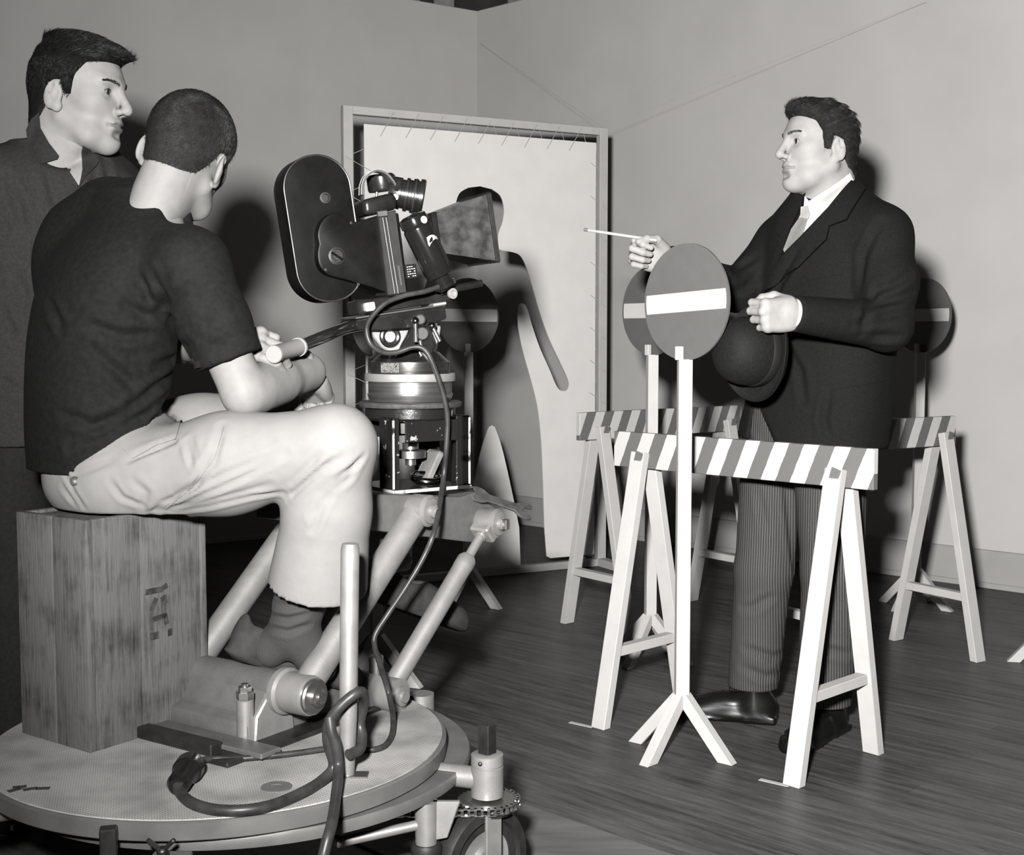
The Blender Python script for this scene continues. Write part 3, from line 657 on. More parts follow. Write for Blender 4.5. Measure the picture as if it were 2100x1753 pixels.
B(MB().lathe([(0.0, 0.0603), (0.086, 0.0603), (0.0865, 0.062), (0.0865, 0.085), (0.084, 0.087), (0.0, 0.087)], h0, n=72), 'upper_drum', mat('brushed_steel_dark', 0.16, 0.28, metal=0.9, noise=0.3, scale=6, stretch=(1, 1, 30)))
B(MB().lathe([(0.0, 0.0872), (0.084, 0.0872), (0.062, 0.107), (0.0, 0.107)], h0, n=64), 'cone_cover', M_black)
# maker's plate on the drum
pd = V((-0.42, -0.9, 0)).normalized(); pl = h0 + pd * 0.0868 + V((0, 0, 0.0735)); sx_ = V((pd.y, -pd.x, 0)) * -1
B(MB().box(pl, (0.044, 0.002, 0.021), Matrix((sx_, pd, UPZ)).transposed()), 'maker_plate', mat('plate', 0.30, 0.4, metal=0.5, g2=0.03, scale=260, thr=(0.5, 0.6), stretch=(1, 1, 2)), bev=0.0006)
FC = V((math.cos(rad(24)), math.sin(rad(24)), 0)); SCN = V((math.sin(rad(24)), -math.cos(rad(24)), 0)); TILT = rad(8.5)
CF = FC * math.cos(TILT) + UPZ * math.sin(TILT); CU = -FC * math.sin(TILT) + UPZ * math.cos(TILT)
CO = P(820, 602, 2.75)
def cm(u, v, w): return CO + CF * u + SCN * v + CU * w
CR = Matrix((CF, SCN, CU)).transposed()
def cu(px, py, v=0.0):
    r = ray(px, py); c = V((0, 0, HC)); o = CO + SCN * v; t = (o - c).dot(SCN) / r.dot(SCN); p = c + r * t - CO
    return (p.dot(CF), p.dot(CU))
def cp(px, py, v=0.0): u, w_ = cu(px, py, v); return cm(u, v, w_)
M_crg0 = mat('pivot_grey', 0.03, 0.6)
# yoke: triangular side cheeks and quadrant
for v in (-0.045, 0.045):
    poly = [cu(*q, v) for q in [(805, 742), (880, 742), (892, 700), (874, 655), (850, 655)]]
    B(MB().prism(poly, CO + SCN * v, CF, CU, 0.014), 'yoke_cheek', M_black if v > 0 else M_cast, bev=0.003)
poly = [cu(*q, 0.0) for q in [(752, 668), (758, 690), (775, 712), (800, 728), (840, 732), (872, 722), (893, 700), (897, 668)]]
B(MB().prism(poly, CO, CF, CU, 0.05), 'tilt_quadrant', mat('quadrant', 0.30, 0.5, metal=0.4, noise=0.1), bev=0.003)
B(MB().tube(cp(866, 684, 0.03), cp(866, 684, 0.062), 0.014, n=24), 'tilt_pivot', M_crg0, bev=0.002)
B(MB().torus(cp(800, 690, 0.03), SCN, 0.018, 0.006, 24, 8), 'hook', M_black)
# sloping platform plate with the handle socket
a0, a1 = cu(728, 660, 0.05), cu(912, 638, 0.05)
plate = B(MB().prism([(a0[0], -0.062), (a0[0], -0.040), (a1[0], -0.036), (a1[0], -0.066), (a1[0] - 0.05, -0.078), (a0[0] + 0.05, -0.070)], CO, CF, CU, 0.115), 'tilt_plate', M_black, bev=0.003)
B(MB().box(cm((a0[0] + a1[0]) / 2, 0, -0.0365), (a1[0] - a0[0], 0.118, 0.004), CR), 'plate_edge', M_steel, plate, bev=0.001)
B(MB().box(cm(a1[0] - 0.012, 0.02, -0.033), (0.03, 0.08, 0.006), CR), 'plate_stop', mat('satin_ring', 0.42), plate, bev=0.001)
B(MB().tube(cp(862, 655, 0.055), cp(862, 655, 0.078), 0.012, n=20), 'boss', M_crg0, plate, bev=0.003)
for (k0, k1, v) in (((852, 658), (853, 702), 0.075), ((886, 668), (902, 700), 0.075)):
    c_ = cp(*k0, v); kn = B(MB().ball(c_, 0.0085, 16), 'clamp_knob', M_chrome); B(MB().path([c_, cp(*k1, v + 0.01)], [0.0040, 0.0048], 12), 'lever', M_steel, kn)
c_ = cp(866, 722, 0.07); kn = B(MB().tube(cp(866, 722, 0.045), c_, 0.010, n=18), 'clamp_knob', M_chrome, bev=0.003); B(MB().path([cp(861, 698, 0.08), cp(866, 722, 0.078), cp(884, 744, 0.08)], [0.004, 0.005, 0.004], 12), 'lever', M_steel, kn)
# pan handle
hpts = spline([cp(752, 664, 0.02), cp(735, 667, 0.03), cp(712, 672, 0.05), cp(670, 688, 0.12), cp(616, 710, 0.183)], 6)
hd = B(MB().path(hpts, 0.0125, 18), 'pan_handle', mat('black_chrome', 0.05, 0.12, metal=0.7, coat=0.5))
GA, GB = cp(614, 711, 0.185), cp(560, 727, 0.26); gd = (GB - GA).normalized(); gl = (GB - GA).length
M_grip = mat('ivory_grip', 0.24, 0.5)
B(MB().lathe([(0.013, 0.0), (0.0185, 0.0005), (0.0185, 0.006), (0.0165, 0.007), (0.0165, gl - 0.012), (0.0172, gl - 0.010), (0.0172, gl - 0.002), (0.0155, gl), (0.0, gl)], GA, gd, n=28), 'handle_grip', M_grip, hd)

# ---- the film camera
fc = thing('film_camera', cm(0, 0, -0.034), 'black studio film camera with tall magazine, motor and matte box', 'film camera')
B = lambda mb, nm, m, par=fc, **k: mb.build(nm, m, par, **k)
M_crk = mat('camera_black', 0.0055, 0.36, noise=0.5, scale=18, bump=0.02, bscale=90, spec=0.12)
M_crg = mat('camera_grey', 0.018, 0.5, metal=0.0, noise=0.3, scale=25)
def rrect(cx_, cy_, w_, h_, r, n=10):
    out = []
    for qx, qy, a0_ in ((1, 1, 0), (-1, 1, 90), (-1, -1, 180), (1, -1, 270)):
        for k in range(n + 1):
            a = rad(a0_ + 90 * k / n); out.append((cx_ + qx * (w_ / 2 - r) + r * math.cos(a), cy_ + qy * (h_ / 2 - r) + r * math.sin(a)))
    return out
# magazine: near face centred on the traced pill
mv = 0.028; mth = 0.085
c0 = cu(664, 469, mv); t0 = cu(655, 316, mv); b0 = cu(668, 622, mv); lf = cu(598, 470, mv); rt = cu(738, 470, mv)
MW = (rt[0] - lf[0]) * 1.0; MH = (t0[1] - b0[1]) * 1.0
mag = B(MB().prism(rrect(c0[0], c0[1], MW, MH, MW * 0.485, 14), CO + SCN * (mv - mth / 2), CF, CU, mth), 'magazine', M_crk, bev=0.005, seg=3)
B(MB().path([cm(x, mv + 0.0005, y) for x, y in rrect(c0[0], c0[1], MW - 0.004, MH - 0.004, MW * 0.47, 14)], 0.0022, 8, closed=True, up=SCN), 'magazine_lip', M_darksteel, mag)
q = cu(666, 406, mv); B(MB().lathe([(0.0, 0.0), (0.0115, 0.0), (0.0115, 0.005), (0.008, 0.0055), (0.007, 0.002), (0.0, 0.002)], cm(q[0], mv, q[1]), SCN, n=24), 'magazine_lock', M_crg, mag)
# body: the keyhole-shaped door standing proud of the magazine
bv = 0.058
dp = [cu(*q_, bv) for q_ in [(655, 500), (652, 480), (657, 460), (668, 445), (684, 437), (700, 443), (712, 452), (726, 455), (745, 450), (818, 436), (838, 596), (800, 603), (766, 590), (716, 575), (680, 566), (664, 556), (655, 542), (652, 520)]]
dpp = spline([V((x, y, 0)) for x, y in dp[:9]], 5); dpl = [(p.x, p.y) for p in dpp] + dp[9:12] + [(p.x, p.y) for p in spline([V((x, y, 0)) for x, y in dp[12:] + [dp[0]]], 5)][:-1]
body = B(MB().prism(dpl, CO + SCN * (bv - 0.06), CF, CU, 0.12), 'camera_body', M_crk, bev=0.004, seg=2)
q = cu(690, 525, bv); B(MB().lathe([(0.0, -0.001), (0.018, -0.001), (0.018, 0.004), (0.014, 0.0055), (0.013, 0.002), (0.010, 0.002), (0.009, 0.005), (0.0, 0.005)], cm(q[0], bv, q[1]), SCN, n=32), 'door_latch', M_crg, body)
B(MB().box(cm(*(lambda a: (a[0], bv + 0.004, a[1]))(cu(690, 525, bv))), (0.028, 0.004, 0.005), CR @ Matrix.Rotation(0.7, 3, 'Y')), 'latch_bar', M_crk, body, bev=0.001)
for q_ in ((720, 457), (668, 553), (735, 583), (800, 466), (800, 563)):
    q = cu(*q_, bv); B(MB().lathe([(0.003, 0), (0.003, 0.001), (0.0, 0.0015)], cm(q[0], bv, q[1]), SCN, n=10), 'screw', M_crg, body)
# front standard: pale vertical plate with twin guide rods, and the rounded viewfinder housing above
fp = [cu(*q_, bv + 0.012) for q_ in [(775, 442), (812, 430), (835, 600), (796, 606)]]
std = B(MB().prism(fp, CO + SCN * (bv - 0.03), CF, CU, 0.084), 'front_standard', M_crg, bev=0.002)
for x in (785, 792):
    B(MB().tube(cp(x, 446, bv + 0.016), cp(x + 25, 602, bv + 0.016), 0.0014, n=10), 'guide_rod', M_darksteel, std)
B(MB().box(cp(784, 438, bv + 0.018), (0.022, 0.006, 0.012), CR), 'rod_clamp', M_steel, std, bev=0.001)
B(MB().bar(cp(817, 545, bv + 0.0125), cp(823, 585, bv + 0.0125), 0.003, 0.002, SCN), 'slot', M_steel, std)
vf = [cu(*q_, 0.05) for q_ in [(742, 410), (746, 443), (813, 430), (811, 404), (804, 396), (790, 398)]]
B(MB().prism(vf, CO + SCN * 0.005, CF, CU, 0.11), 'viewfinder', M_black, bev=0.012, seg=4)
B(MB().lathe([(0.0, 0.0), (0.030, 0.0), (0.032, 0.005), (0.032, 0.03), (0.026, 0.036), (0.0, 0.038)], cp(785, 392, -0.055), CU, n=32), 'counter_dial', M_black)
B(MB().tube(cp(772, 404, 0.02), cp(773, 394, 0.02), 0.0028, n=10), 'pin', M_steel)
# strap handle
hp = spline([cp(741, 400, 0.015), cp(742, 380, 0.015), cp(750, 362, 0.015), cp(768, 351, 0.015), cp(788, 356, 0.015), cp(803, 372, 0.015), cp(812, 390, 0.015), cp(813, 402, 0.015)], 6)
strap = MB(); N_ = len(hp); vs = []
for i, p in enumerate(hp):
    t = (hp[min(i + 1, N_ - 1)] - hp[max(i - 1, 0)]).normalized(); n_ = SCN.cross(t).normalized()
    for x, y in ((-1, -1), (1, -1), (1, 1), (-1, 1)): vs.append(p + SCN * (x * 0.011) + n_ * (y * 0.0022))
fs = [(0, 1, 2, 3), tuple(4 * (N_ - 1) + k for k in (3, 2, 1, 0))]
for i in range(N_ - 1):
    for k in range(4): fs.append((4 * i + k, 4 * i + (k + 1) % 4, 4 * i + 4 + (k + 1) % 4, 4 * i + 4 + k))
strap._add(vs, fs); sh = B(strap, 'strap_handle', mat('leather', 0.075, 0.5, noise=0.25, scale=60, bump=0.1))
for s_ in (-0.0085, 0.0085):
    B(MB().path([p + SCN * s_ + (SCN.cross((hp[min(i + 1, N_ - 1)] - hp[max(i - 1, 0)]).normalized()).normalized()) * 0.0025 * sg for i, p in enumerate(hp) for sg in (1,)], 0.0007, 5), 'stitching', mat('thread', 0.35, 0.7), sh)
B(MB().box(cp(812, 383, 0.015), (0.010, 0.028, 0.022), CR @ Matrix.Rotation(0.4, 3, 'Y')), 'strap_clip', M_black, sh, bev=0.001)
B(MB().tube(cp(811, 404, 0.02), cp(811, 404, 0.032), 0.006, n=14), 'strap_screw', M_steel, sh)
# lens on the turret, leaning forward
la = (CF * 0.86 + SCN * 0.12 - CU * 0.30 + SCN * 0.2).normalized(); lo = cp(826, 398, 0.0)
B(MB().lathe([(0.0, -0.03), (0.030, -0.03), (0.034, -0.02), (0.034, -0.004), (0.031, -0.003), (0.031, 0.004), (0.036, 0.005), (0.036, 0.012), (0.033, 0.013), (0.033, 0.019), (0.037, 0.020), (0.037, 0.030), (0.034, 0.031), (0.034, 0.034), (0.039, 0.035), (0.039, 0.044), (0.036, 0.046), (0.030, 0.040), (0.0, 0.036)], lo, la, n=48), 'lens', M_black)
for h in (0.0085, 0.0255, 0.040):
    B(MB().torus(lo + la * h, la, 0.0372 if h > 0.02 else 0.0352, 0.0011, 40, 6), 'lens_ring', M_steel)
# motor in front of the body
ma, mbp_ = cp(848, 452, 0.085), cp(903, 566, 0.085); md = (mbp_ - ma).normalized(); ml = (mbp_ - ma).length
mot = B(MB().lathe([(0.0, -0.012), (0.020, -0.012), (0.029, -0.008), (0.031, 0.0), (0.031, 0.010), (0.029, 0.011), (0.0285, 0.014), (0.0305, 0.016), (0.031, 0.020), (0.031, ml * 0.70), (0.0305, ml * 0.705), (0.031, ml * 0.71), (0.031, ml * 0.9), (0.029, ml * 0.93), (0.029, ml * 0.985), (0.018, ml), (0.018, ml + 0.016), (0.024, ml + 0.017), (0.024, ml + 0.026), (0.0, ml + 0.026)], ma, md, n=40), 'motor', mat('gloss_black', 0.010, 0.16, coat=0.6))
def onmotor(px, py, rr=0.0315):
    r = ray(px, py); c = V((0, 0, HC)); t = (ma - c).dot(SCN) / r.dot(SCN); p = c + r * t; h = (p - ma).dot(md); ax_ = ma + md * h
    s0 = md.cross(SCN).normalized(); x = (p - ax_).dot(s0); x = max(-rr, min(rr, x)); n_ = s0 * (x / rr) + SCN * math.sqrt(max(0, 1 - (x / rr) ** 2)); return ax_ + n_ * rr, n_
p_, n_ = onmotor(859, 453); B(MB().lathe([(0.0, 0.0), (0.0078, 0.0), (0.0078, 0.0015), (0.0, 0.002)], p_, n_, n=24), 'white_dot', mat('white_enamel', 0.5, 0.4), mot)
# pennant-shaped maker's label on the motor
gr = [(864, 489), (872, 484), (880, 483), (888, 487), (890, 492), (882, 492), (876, 497), (872, 503), (870, 508), (867, 503)]
pp = [onmotor(*g, 0.0316)[0] for g in gr]; mb = MB(); mb._add(pp + [p + SCN * 0.0008 for p in pp], [tuple(range(len(gr), 2 * len(gr)))] + [(i, (i + 1) % len(gr), len(gr) + (i + 1) % len(gr), len(gr) + i) for i in range(len(gr))])
B(mb, 'pennant_label', mat('label_paper', 0.34, 0.5, noise=0.3, scale=200), mot, smooth=False)
plugA = mbp_ + md * 0.02; B(MB().bar(cp(898, 590, 0.085), cp(925, 572, 0.085), 0.026, 0.020, SCN), 'motor_plug', M_black, mot, bev=0.002)
# data plate with rows of small lettering
dq = cu(846, 556, bv + 0.013); dpn = B(MB().box(cm(dq[0], bv + 0.0, dq[1]), (0.026, 0.012, 0.030), CR), 'data_plate', M_black, bev=0.001)
M_let = mat('lettering', 0.5, 0.5)
for r_ in range(5):
    for k_ in range(4):
        if (r_ * 4 + k_) % 7 == 3: continue
        B(MB().box(cm(dq[0] - 0.008 + 0.005 * k_, bv + 0.0065, dq[1] + 0.010 - 0.005 * r_), (0.0034 if k_ % 2 else 0.0026, 0.001, 0.0018), CR), 'lettering', M_let, dpn)
# matte box
sm = [cu(878, 438, 0.0), cu(900, 520, 0.0)]; bg = [cu(974, 404, 0.0), cu(990, 540, 0.0)]
us, ub = (sm[0][0] + sm[1][0]) / 2, (bg[0][0] + bg[1][0]) / 2
hs0, hs1, hb0, hb1 = sm[1][1], sm[0][1], bg[1][1], bg[0][1]
ws, wb2 = 0.036, 0.082
S4 = [(us, -ws, hs0), (us, ws, hs0), (us, ws, hs1), (us, -ws, hs1)]; B4 = [(ub, -wb2, hb0), (ub, wb2, hb0), (ub, wb2, hb1), (ub, -wb2, hb1)]
M_mbx = mat('matte_box_cloth', 0.018, 0.8, g2=0.06, scale=40, thr=(0.35, 0.7), bump=0.1, spec=0.08)
def wallp(i, j, nm, m):
    a, b, c_, d = [cm(*q) for q in (S4[i], B4[i], B4[j], S4[j])]
    n_ = (b - a).cross(d - a).normalized(); ctr = cm((us + ub) / 2, 0, (hs0 + hs1) / 2)
    if n_.dot(a - ctr) < 0: n_ = -n_
    mb = MB(); mb._add([a, b, c_, d] + [p - n_ * 0.003 for p in (a, b, c_, d)], [(0, 1, 2, 3), (7, 6, 5, 4), (0, 4, 5, 1), (1, 5, 6, 2), (2, 6, 7, 3), (3, 7, 4, 0)]); return B(mb, nm, m, mbx)
mbx = B(MB().box(cm(us - 0.006, 0, (hs0 + hs1) / 2), (0.012, 0.076, hs1 - hs0), CR), 'matte_box', M_black, bev=0.002)
wallp(0, 1, 'bottom_panel', M_black); sp_ = wallp(1, 2, 'side_panel', M_mbx); wallp(2, 3, 'top_panel', M_black); wallp(3, 0, 'side_panel', M_mbx)
for (i, j) in ((0, 1), (1, 2), (2, 3), (3, 0)):
    a, b = cm(*B4[i]), cm(*B4[j]); B(MB().bar(a, b, 0.006, 0.010, CF), 'front_rim', M_black if i % 2 == 0 else M_darksteel, mbx, bev=0.001)
# base plate, support rods and knob
pl0, pl1 = cu(728, 606, 0.03), cu(925, 604, 0.03)
B(MB().box(cm((pl0[0] + pl1[0]) / 2, 0, -0.017), (pl1[0] - pl0[0], 0.08, 0.030), CR), 'base_plate', M_black, bev=0.003)
for v in (-0.03, 0.05): B(MB().tube(cp(905, 598, v), cp(988, 580, v), 0.0075, n=16), 'support_rod', M_black)
kx = cp(922, 602, 0.06); B(MB().lathe([(0.0, 0.0), (0.006, 0.0), (0.006, 0.006), (0.0115, 0.007), (0.0115, 0.013), (0.007, 0.0135), (0.005, 0.010), (0.0, 0.010)], kx, (SCN + FC * 0.3).normalized(), n=24), 'ring_knob', mat('ivory_grip', 0.4))
B(MB().box(cp(757, 629, 0.045), (0.022, 0.02, 0.018), CR), 'white_block', mat('white_enamel', 0.5), bev=0.002)
B(MB().lathe([(0.0, -0.02), (0.02, -0.02), (0.02, 0.0), (0.0, 0.0)], cm(cu(765, 628, 0)[0], 0, -0.02), CU, n=24), 'mount_screw', M_darksteel)

# ---- spanner lying on the crane head
wr = thing('spanner', P(975, 1010, 2.80), 'rusty open-ended spanner lying on the crane head, sticking out to the right', 'spanner')
Wd = 2.80; w0, w1 = P(985, 1016, Wd), P(1072, 1046, Wd + 0.02); wd = (w1 - w0).normalized(); ws_, wu, _ = basis(wd, UPZ)
M_rust = mat('rusty_steel', 0.04, 0.7, metal=0.0, noise=0.5, scale=50, bump=0.3)
def sp_outline():
    L_ = (w1 - w0).length; r = 0.022; o = []
    jaw = lambda cx_, sgn: [(cx_ - sgn * 0.018, 0.011), (cx_ - sgn * 0.006, 0.022), (cx_ + sgn * 0.018, 0.020), (cx_ + sgn * 0.022, 0.010), (cx_ + sgn * 0.004, 0.008), (cx_ + sgn * 0.0, -0.004), (cx_ + sgn * 0.016, -0.008), (cx_ + sgn * 0.024, -0.018), (cx_ + sgn * 0.010, -0.023), (cx_ - sgn * 0.008, -0.020), (cx_ - sgn * 0.018, -0.011)]
    return jaw(L_, 1) + [(0.02, -0.010)] + [(x, y) for x, y in [(0.005, -0.018), (-0.012, -0.020), (-0.026, -0.012), (-0.014, -0.004), (-0.014, 0.006), (-0.026, 0.014), (-0.010, 0.021), (0.006, 0.018), (0.02, 0.010)]]
MB().prism(sp_outline(), w0, wd, (wu * 0.75 + ws_ * -0.66).normalized(), 0.008).build('spanner_body', M_rust, wr, bev=0.002)

# ---- cables
M_cab = mat('cable_rubber', 0.032, 0.4, noise=0.35, scale=40)
z_ = DZ + 0.003
c1 = [cp(900, 588, 0.095), cp(870, 598, 0.10), cp(830, 606, 0.10), cp(790, 622, 0.10), cp(762, 650, 0.10), cp(752, 675, 0.105), cp(760, 705, 0.11), cp(785, 722, 0.11), cp(815, 722, 0.112), cp(845, 712, 0.118), cp(868, 715, 0.125), cp(885, 740, 0.13), cp(903, 790, 0.13), cp(917, 850, 0.125), cp(915, 920, 0.12), cp(908, 990, 0.12), P(893, 1080, 2.52), P(870, 1140, 2.50), P(832, 1205, 2.48), P(795, 1260, 2.46), P(770, 1300, 2.45), P(768, 1325, 2.44), P(780, 1365, 2.40), P(797, 1420, 2.33)]
d1 = [Z(806, 1470, z_ + 0.02), Z(804, 1505, z_ + 0.007), Z(790, 1528, z_ + 0.0065), Z(765, 1537, z_ + 0.0065), Z(735, 1535, z_ + 0.0065), Z(690, 1533, z_ + 0.0065), Z(600, 1545, z_ + 0.0065), Z(500, 1555, z_ + 0.0065), Z(430, 1556, z_ + 0.009), Z(398, 1562, z_ + 0.016)]
cb = thing('power_cable', Z(600, 1550, z_), 'thin dark cable running from the camera motor down to the black connector on the deck', 'cable')
MB().path(spline(c1 + d1, 6), 0.0055, 12).build('cord', M_cab, cb)
# thick cable: connector, loop round the post and tail over the edge
K = thing('cable_connector', Z(378, 1590, z_), 'fat black cable connector with thick cord looped round the grip post', 'cable')
pa, pc_ = Z(392, 1568, z_ + 0.024), Z(364, 1610, z_ + 0.020); kd = (pc_ - pa).normalized(); kl = (pc_ - pa).length
MB().lathe([(0.0, -0.012), (0.012, -0.012), (0.018, -0.004), (0.0235, 0.0), (0.025, 0.006), (0.025, 0.030), (0.0225, 0.033), (0.0225, 0.038), (0.019, 0.046), (0.019, kl - 0.005), (0.013, kl + 0.006), (0.0, kl + 0.006)], pa, kd, n=32).build('connector', mat('bakelite', 0.008, 0.3, coat=0.2), K)
q0 = pb
def loopp(a, r, z): return V((pb.x + r * math.cos(a), pb.y + r * math.sin(a), z))
c2 = [pc_, Z(372, 1628, z_ + 0.013), Z(395, 1647, z_ + 0.0095), Z(440, 1660, z_ + 0.0095), Z(500, 1661, z_ + 0.0095), Z(560, 1650, z_ + 0.0095), Z(620, 1625, z_ + 0.0095), Z(660, 1600, z_ + 0.012), P(684, 1570, pb.y - 0.035), P(672, 1520, pb.y - 0.04), P(676, 1480, pb.y - 0.045), P(700, 1446, pb.y - 0.045), P(738, 1418, pb.y - 0.03)]
c3 = [P(738, 1418, pb.y - 0.03), P(746, 1440, pb.y + 0.02), P(738, 1480, pb.y + 0.03), P(742, 1510, pb.y + 0.02), P(738, 1535, pb.y - 0.005), P(715, 1547, pb.y - 0.03), P(690, 1532, pb.y - 0.033), P(680, 1500, pb.y - 0.025), P(690, 1530, pb.y - 0.055), P(694, 1580, pb.y - 0.06), P(688, 1640, pb.y - 0.15), P(680, 1690, pb.y - 0.24), P(668, 1735, pb.y - 0.27), P(655, 1800, pb.y - 0.27), P(640, 1950, pb.y - 0.2)]
MB().path(spline(c2 + c3[1:6], 7), 0.0092, 14).build('cord', M_cab, K)
tail = MB().path(spline([P(676, 1470, pb.y - 0.05)] + [P(680, 1500, pb.y - 0.055)] + c3[8:], 7), 0.0088, 14); tail.build('cord', M_cab, K)
# ------------------------------------------------------------------ smooth solid modelling for the people
class Field:
    """distance field on a grid; shapes are blended in and turned into one continuous surface"""
    def __init__(self, lo, hi, h):
        self.lo = np.array(lo, np.float32); self.h = h
        self.n = np.ceil((np.array(hi) - self.lo) / h).astype(int) + 1
        self.F = np.full(self.n, 1.0, np.float32)
        self.ax = [self.lo[i] + np.arange(self.n[i], dtype=np.float32) * h for i in range(3)]
    def _sl(self, lo, hi):
        a = np.clip(np.floor((np.array(lo) - self.lo) / self.h).astype(int), 0, self.n); b = np.clip(np.ceil((np.array(hi) - self.lo) / self.h).astype(int) + 1, 0, self.n)
        return tuple(slice(int(x), int(y)) for x, y in zip(a, b))
    def _p(self, sl):
        return np.stack(np.meshgrid(*[self.ax[i][sl[i]] for i in range(3)], indexing='ij'), -1)
    def op(self, fn, lo, hi, k=0.01, sub=False):
        m = k + 3 * self.h; sl = self._sl(np.array(lo) - m, np.array(hi) + m)
        if any(s.stop <= s.start for s in sl): return self
        d = fn(self._p(sl)).astype(np.float32); o = self.F[sl]
        if sub:
            h_ = np.clip(0.5 - 0.5 * (o + d) / k, 0, 1); self.F[sl] = o * (1 - h_) - d * h_ + k * h_ * (1 - h_)
        else:
            h_ = np.clip(0.5 + 0.5 * (o - d) / k, 0, 1); self.F[sl] = o * (1 - h_) + d * h_ - k * h_ * (1 - h_)
        return self
    def cone(self, a, b, ra, rb=None, k=0.01, sub=False, cap=False, flat=None):
        a, b = np.array(a, np.float32), np.array(b, np.float32); rb = ra if rb is None else rb; ab = b - a; L2 = float(ab @ ab) + 1e-12
        def fn(p):
            q = p - a; t = np.clip((q @ ab) / L2, 0, 1); e = q - t[..., None] * ab
            if flat is not None:
                n_, s_ = np.array(flat[0], np.float32), flat[1]; e = e + (e @ n_)[..., None] * n_ * (1 / s_ - 1)
            d = np.sqrt((e * e).sum(-1)) - (ra + (rb - ra) * t)
            if cap: d = np.maximum(d, ((p - b) @ ab) / math.sqrt(L2))
            return d
        r = max(ra, rb); return self.op(fn, np.minimum(a, b) - r, np.maximum(a, b) + r, k, sub)
    def chain(self, pts, rs, k=0.01, **kw):
        for i in range(len(pts) - 1): self.cone(pts[i], pts[i + 1], rs[i], rs[i + 1], k if i else kw.get('k0', k), cap=kw.get('cap', False) and i == len(pts) - 2)
        return self
    def ell(self, c, r, R=None, k=0.01, sub=False):
        c = np.array(c, np.float32); r = np.array(r if hasattr(r, '__len__') else (r, r, r), np.float32)
        Rm = None if R is None else np.array(R, np.float32)
        def fn(p):
            q = p - c
            if Rm is not None: q = q @ Rm
            k0 = np.sqrt(((q / r) ** 2).sum(-1)); k1 = np.sqrt(((q / (r * r)) ** 2).sum(-1)) + 1e-9
            return k0 * (k0 - 1) / k1
        m = float(r.max()) if R is not None else r
        return self.op(fn, c - m, c + m, k, sub)
    def box(self, c, half, rr, R=None, k=0.01, sub=False):
        c = np.array(c, np.float32); half = np.array(half, np.float32); Rm = None if R is None else np.array(R, np.float32)
        def fn(p):
            q = p - c
            if Rm is not None: q = q @ Rm
            q = np.abs(q) - (half - rr); return np.sqrt((np.maximum(q, 0) ** 2).sum(-1)) + np.minimum(q.max(-1), 0) - rr
        m = float(np.linalg.norm(half)); return self.op(fn, c - m, c + m, k, sub)
    def loft(self, zs, cs, rx, ry, ex, ey, k=0.01, pw=2.3, front=None):
        """stack of ellipses at heights zs with centres cs (x,y), radii along the level directions ex, ey"""
        zs = np.array(zs); cs = np.array(cs); o = np.argsort(zs); zs, cs, rx, ry = zs[o], cs[o], np.array(rx)[o], np.array(ry)[o]
        ex, ey = np.array(ex)[:2], np.array(ey)[:2]
        zz = np.linspace(zs[0], zs[-1], 200)
        def sm(v):      # smooth interpolation
            w = np.interp(zz, zs, v); kk = np.ones(25) / 25; return np.convolve(np.pad(w, 12, mode='edge'), kk, 'valid')
        X, Y, A, Bq = sm(cs[:, 0]), sm(cs[:, 1]), sm(rx), sm(ry)
        def fn(p):
            z = p[..., 2]; dx = p[..., 0] - np.interp(z, zz, X); dy = p[..., 1] - np.interp(z, zz, Y)
            a, b = np.interp(z, zz, A), np.interp(z, zz, Bq); u = (dx * ex[0] + dy * ex[1]) / a; v = (dx * ey[0] + dy * ey[1]) / b
            nn = (np.abs(u) ** pw + np.abs(v) ** pw) ** (1 / pw); d = (nn - 1) * np.minimum(a, b)
            return np.maximum(d, np.maximum(zs[0] - z, z - zs[-1]))
        R_ = float(max(rx.max(), ry.max())) * 1.1; lo = np.array([cs[:, 0].min() - R_, cs[:, 1].min() - R_, zs[0]]); hi = np.array([cs[:, 0].max() + R_, cs[:, 1].max() + R_, zs[-1]])
        return self.op(fn, lo, hi, k)
    def cut(self, pt, n):
        """keep the side n points away from"""
        p = self._p(tuple(slice(0, int(x)) for x in self.n)); n = np.array(Vector(n).normalized(), np.float32)
        self.F = np.maximum(self.F, (p - np.array(pt, np.float32)) @ n); return self
    def cutf(self, fn):
        p = self._p(tuple(slice(0, int(x)) for x in self.n)); self.F = np.maximum(self.F, fn(p)); return self
    def fold(self, pts, r=0.006, depth=0.5, ridge=False):
        """crease (or ridge) along a polyline lying on the surface"""
        for a, b in zip(pts[:-1], pts[1:]): self.cone(a, b, r, r, k=r * 1.6, sub=not ridge)
        return self
    def polys(self):
        F = self.F.copy(); F[0] = F[-1] = 1; F[:, 0] = F[:, -1] = 1; F[:, :, 0] = F[:, :, -1] = 1
        ins = F < 0; n = self.n
        c = np.zeros(n - 1, np.int8)
        for i in (0, 1):
            for j in (0, 1):
                for k in (0, 1): c += ins[i:n[0] - 1 + i, j:n[1] - 1 + j, k:n[2] - 1 + k]
        act = np.argwhere((c > 0) & (c < 8)); idx = -np.ones(n - 1, np.int64); idx[tuple(act.T)] = np.arange(len(act))
        acc = np.zeros((len(act), 3)); cnt = np.zeros(len(act))
        cor = [(i, j, k) for i in (0, 1) for j in (0, 1) for k in (0, 1)]
        val = {q: F[act[:, 0] + q[0], act[:, 1] + q[1], act[:, 2] + q[2]] for q in cor}
        for q in cor:
            for d in range(3):
                if q[d]: continue
                q2 = list(q); q2[d] = 1; q2 = tuple(q2); a, b = val[q], val[q2]; m = (a < 0) != (b < 0)
                t = np.where(m, a / np.where(m, a - b, 1), 0); pt = np.array(q, float)[None] + np.zeros((len(act), 3)); pt[:, d] += t
                acc[m] += pt[m]; cnt[m] += 1
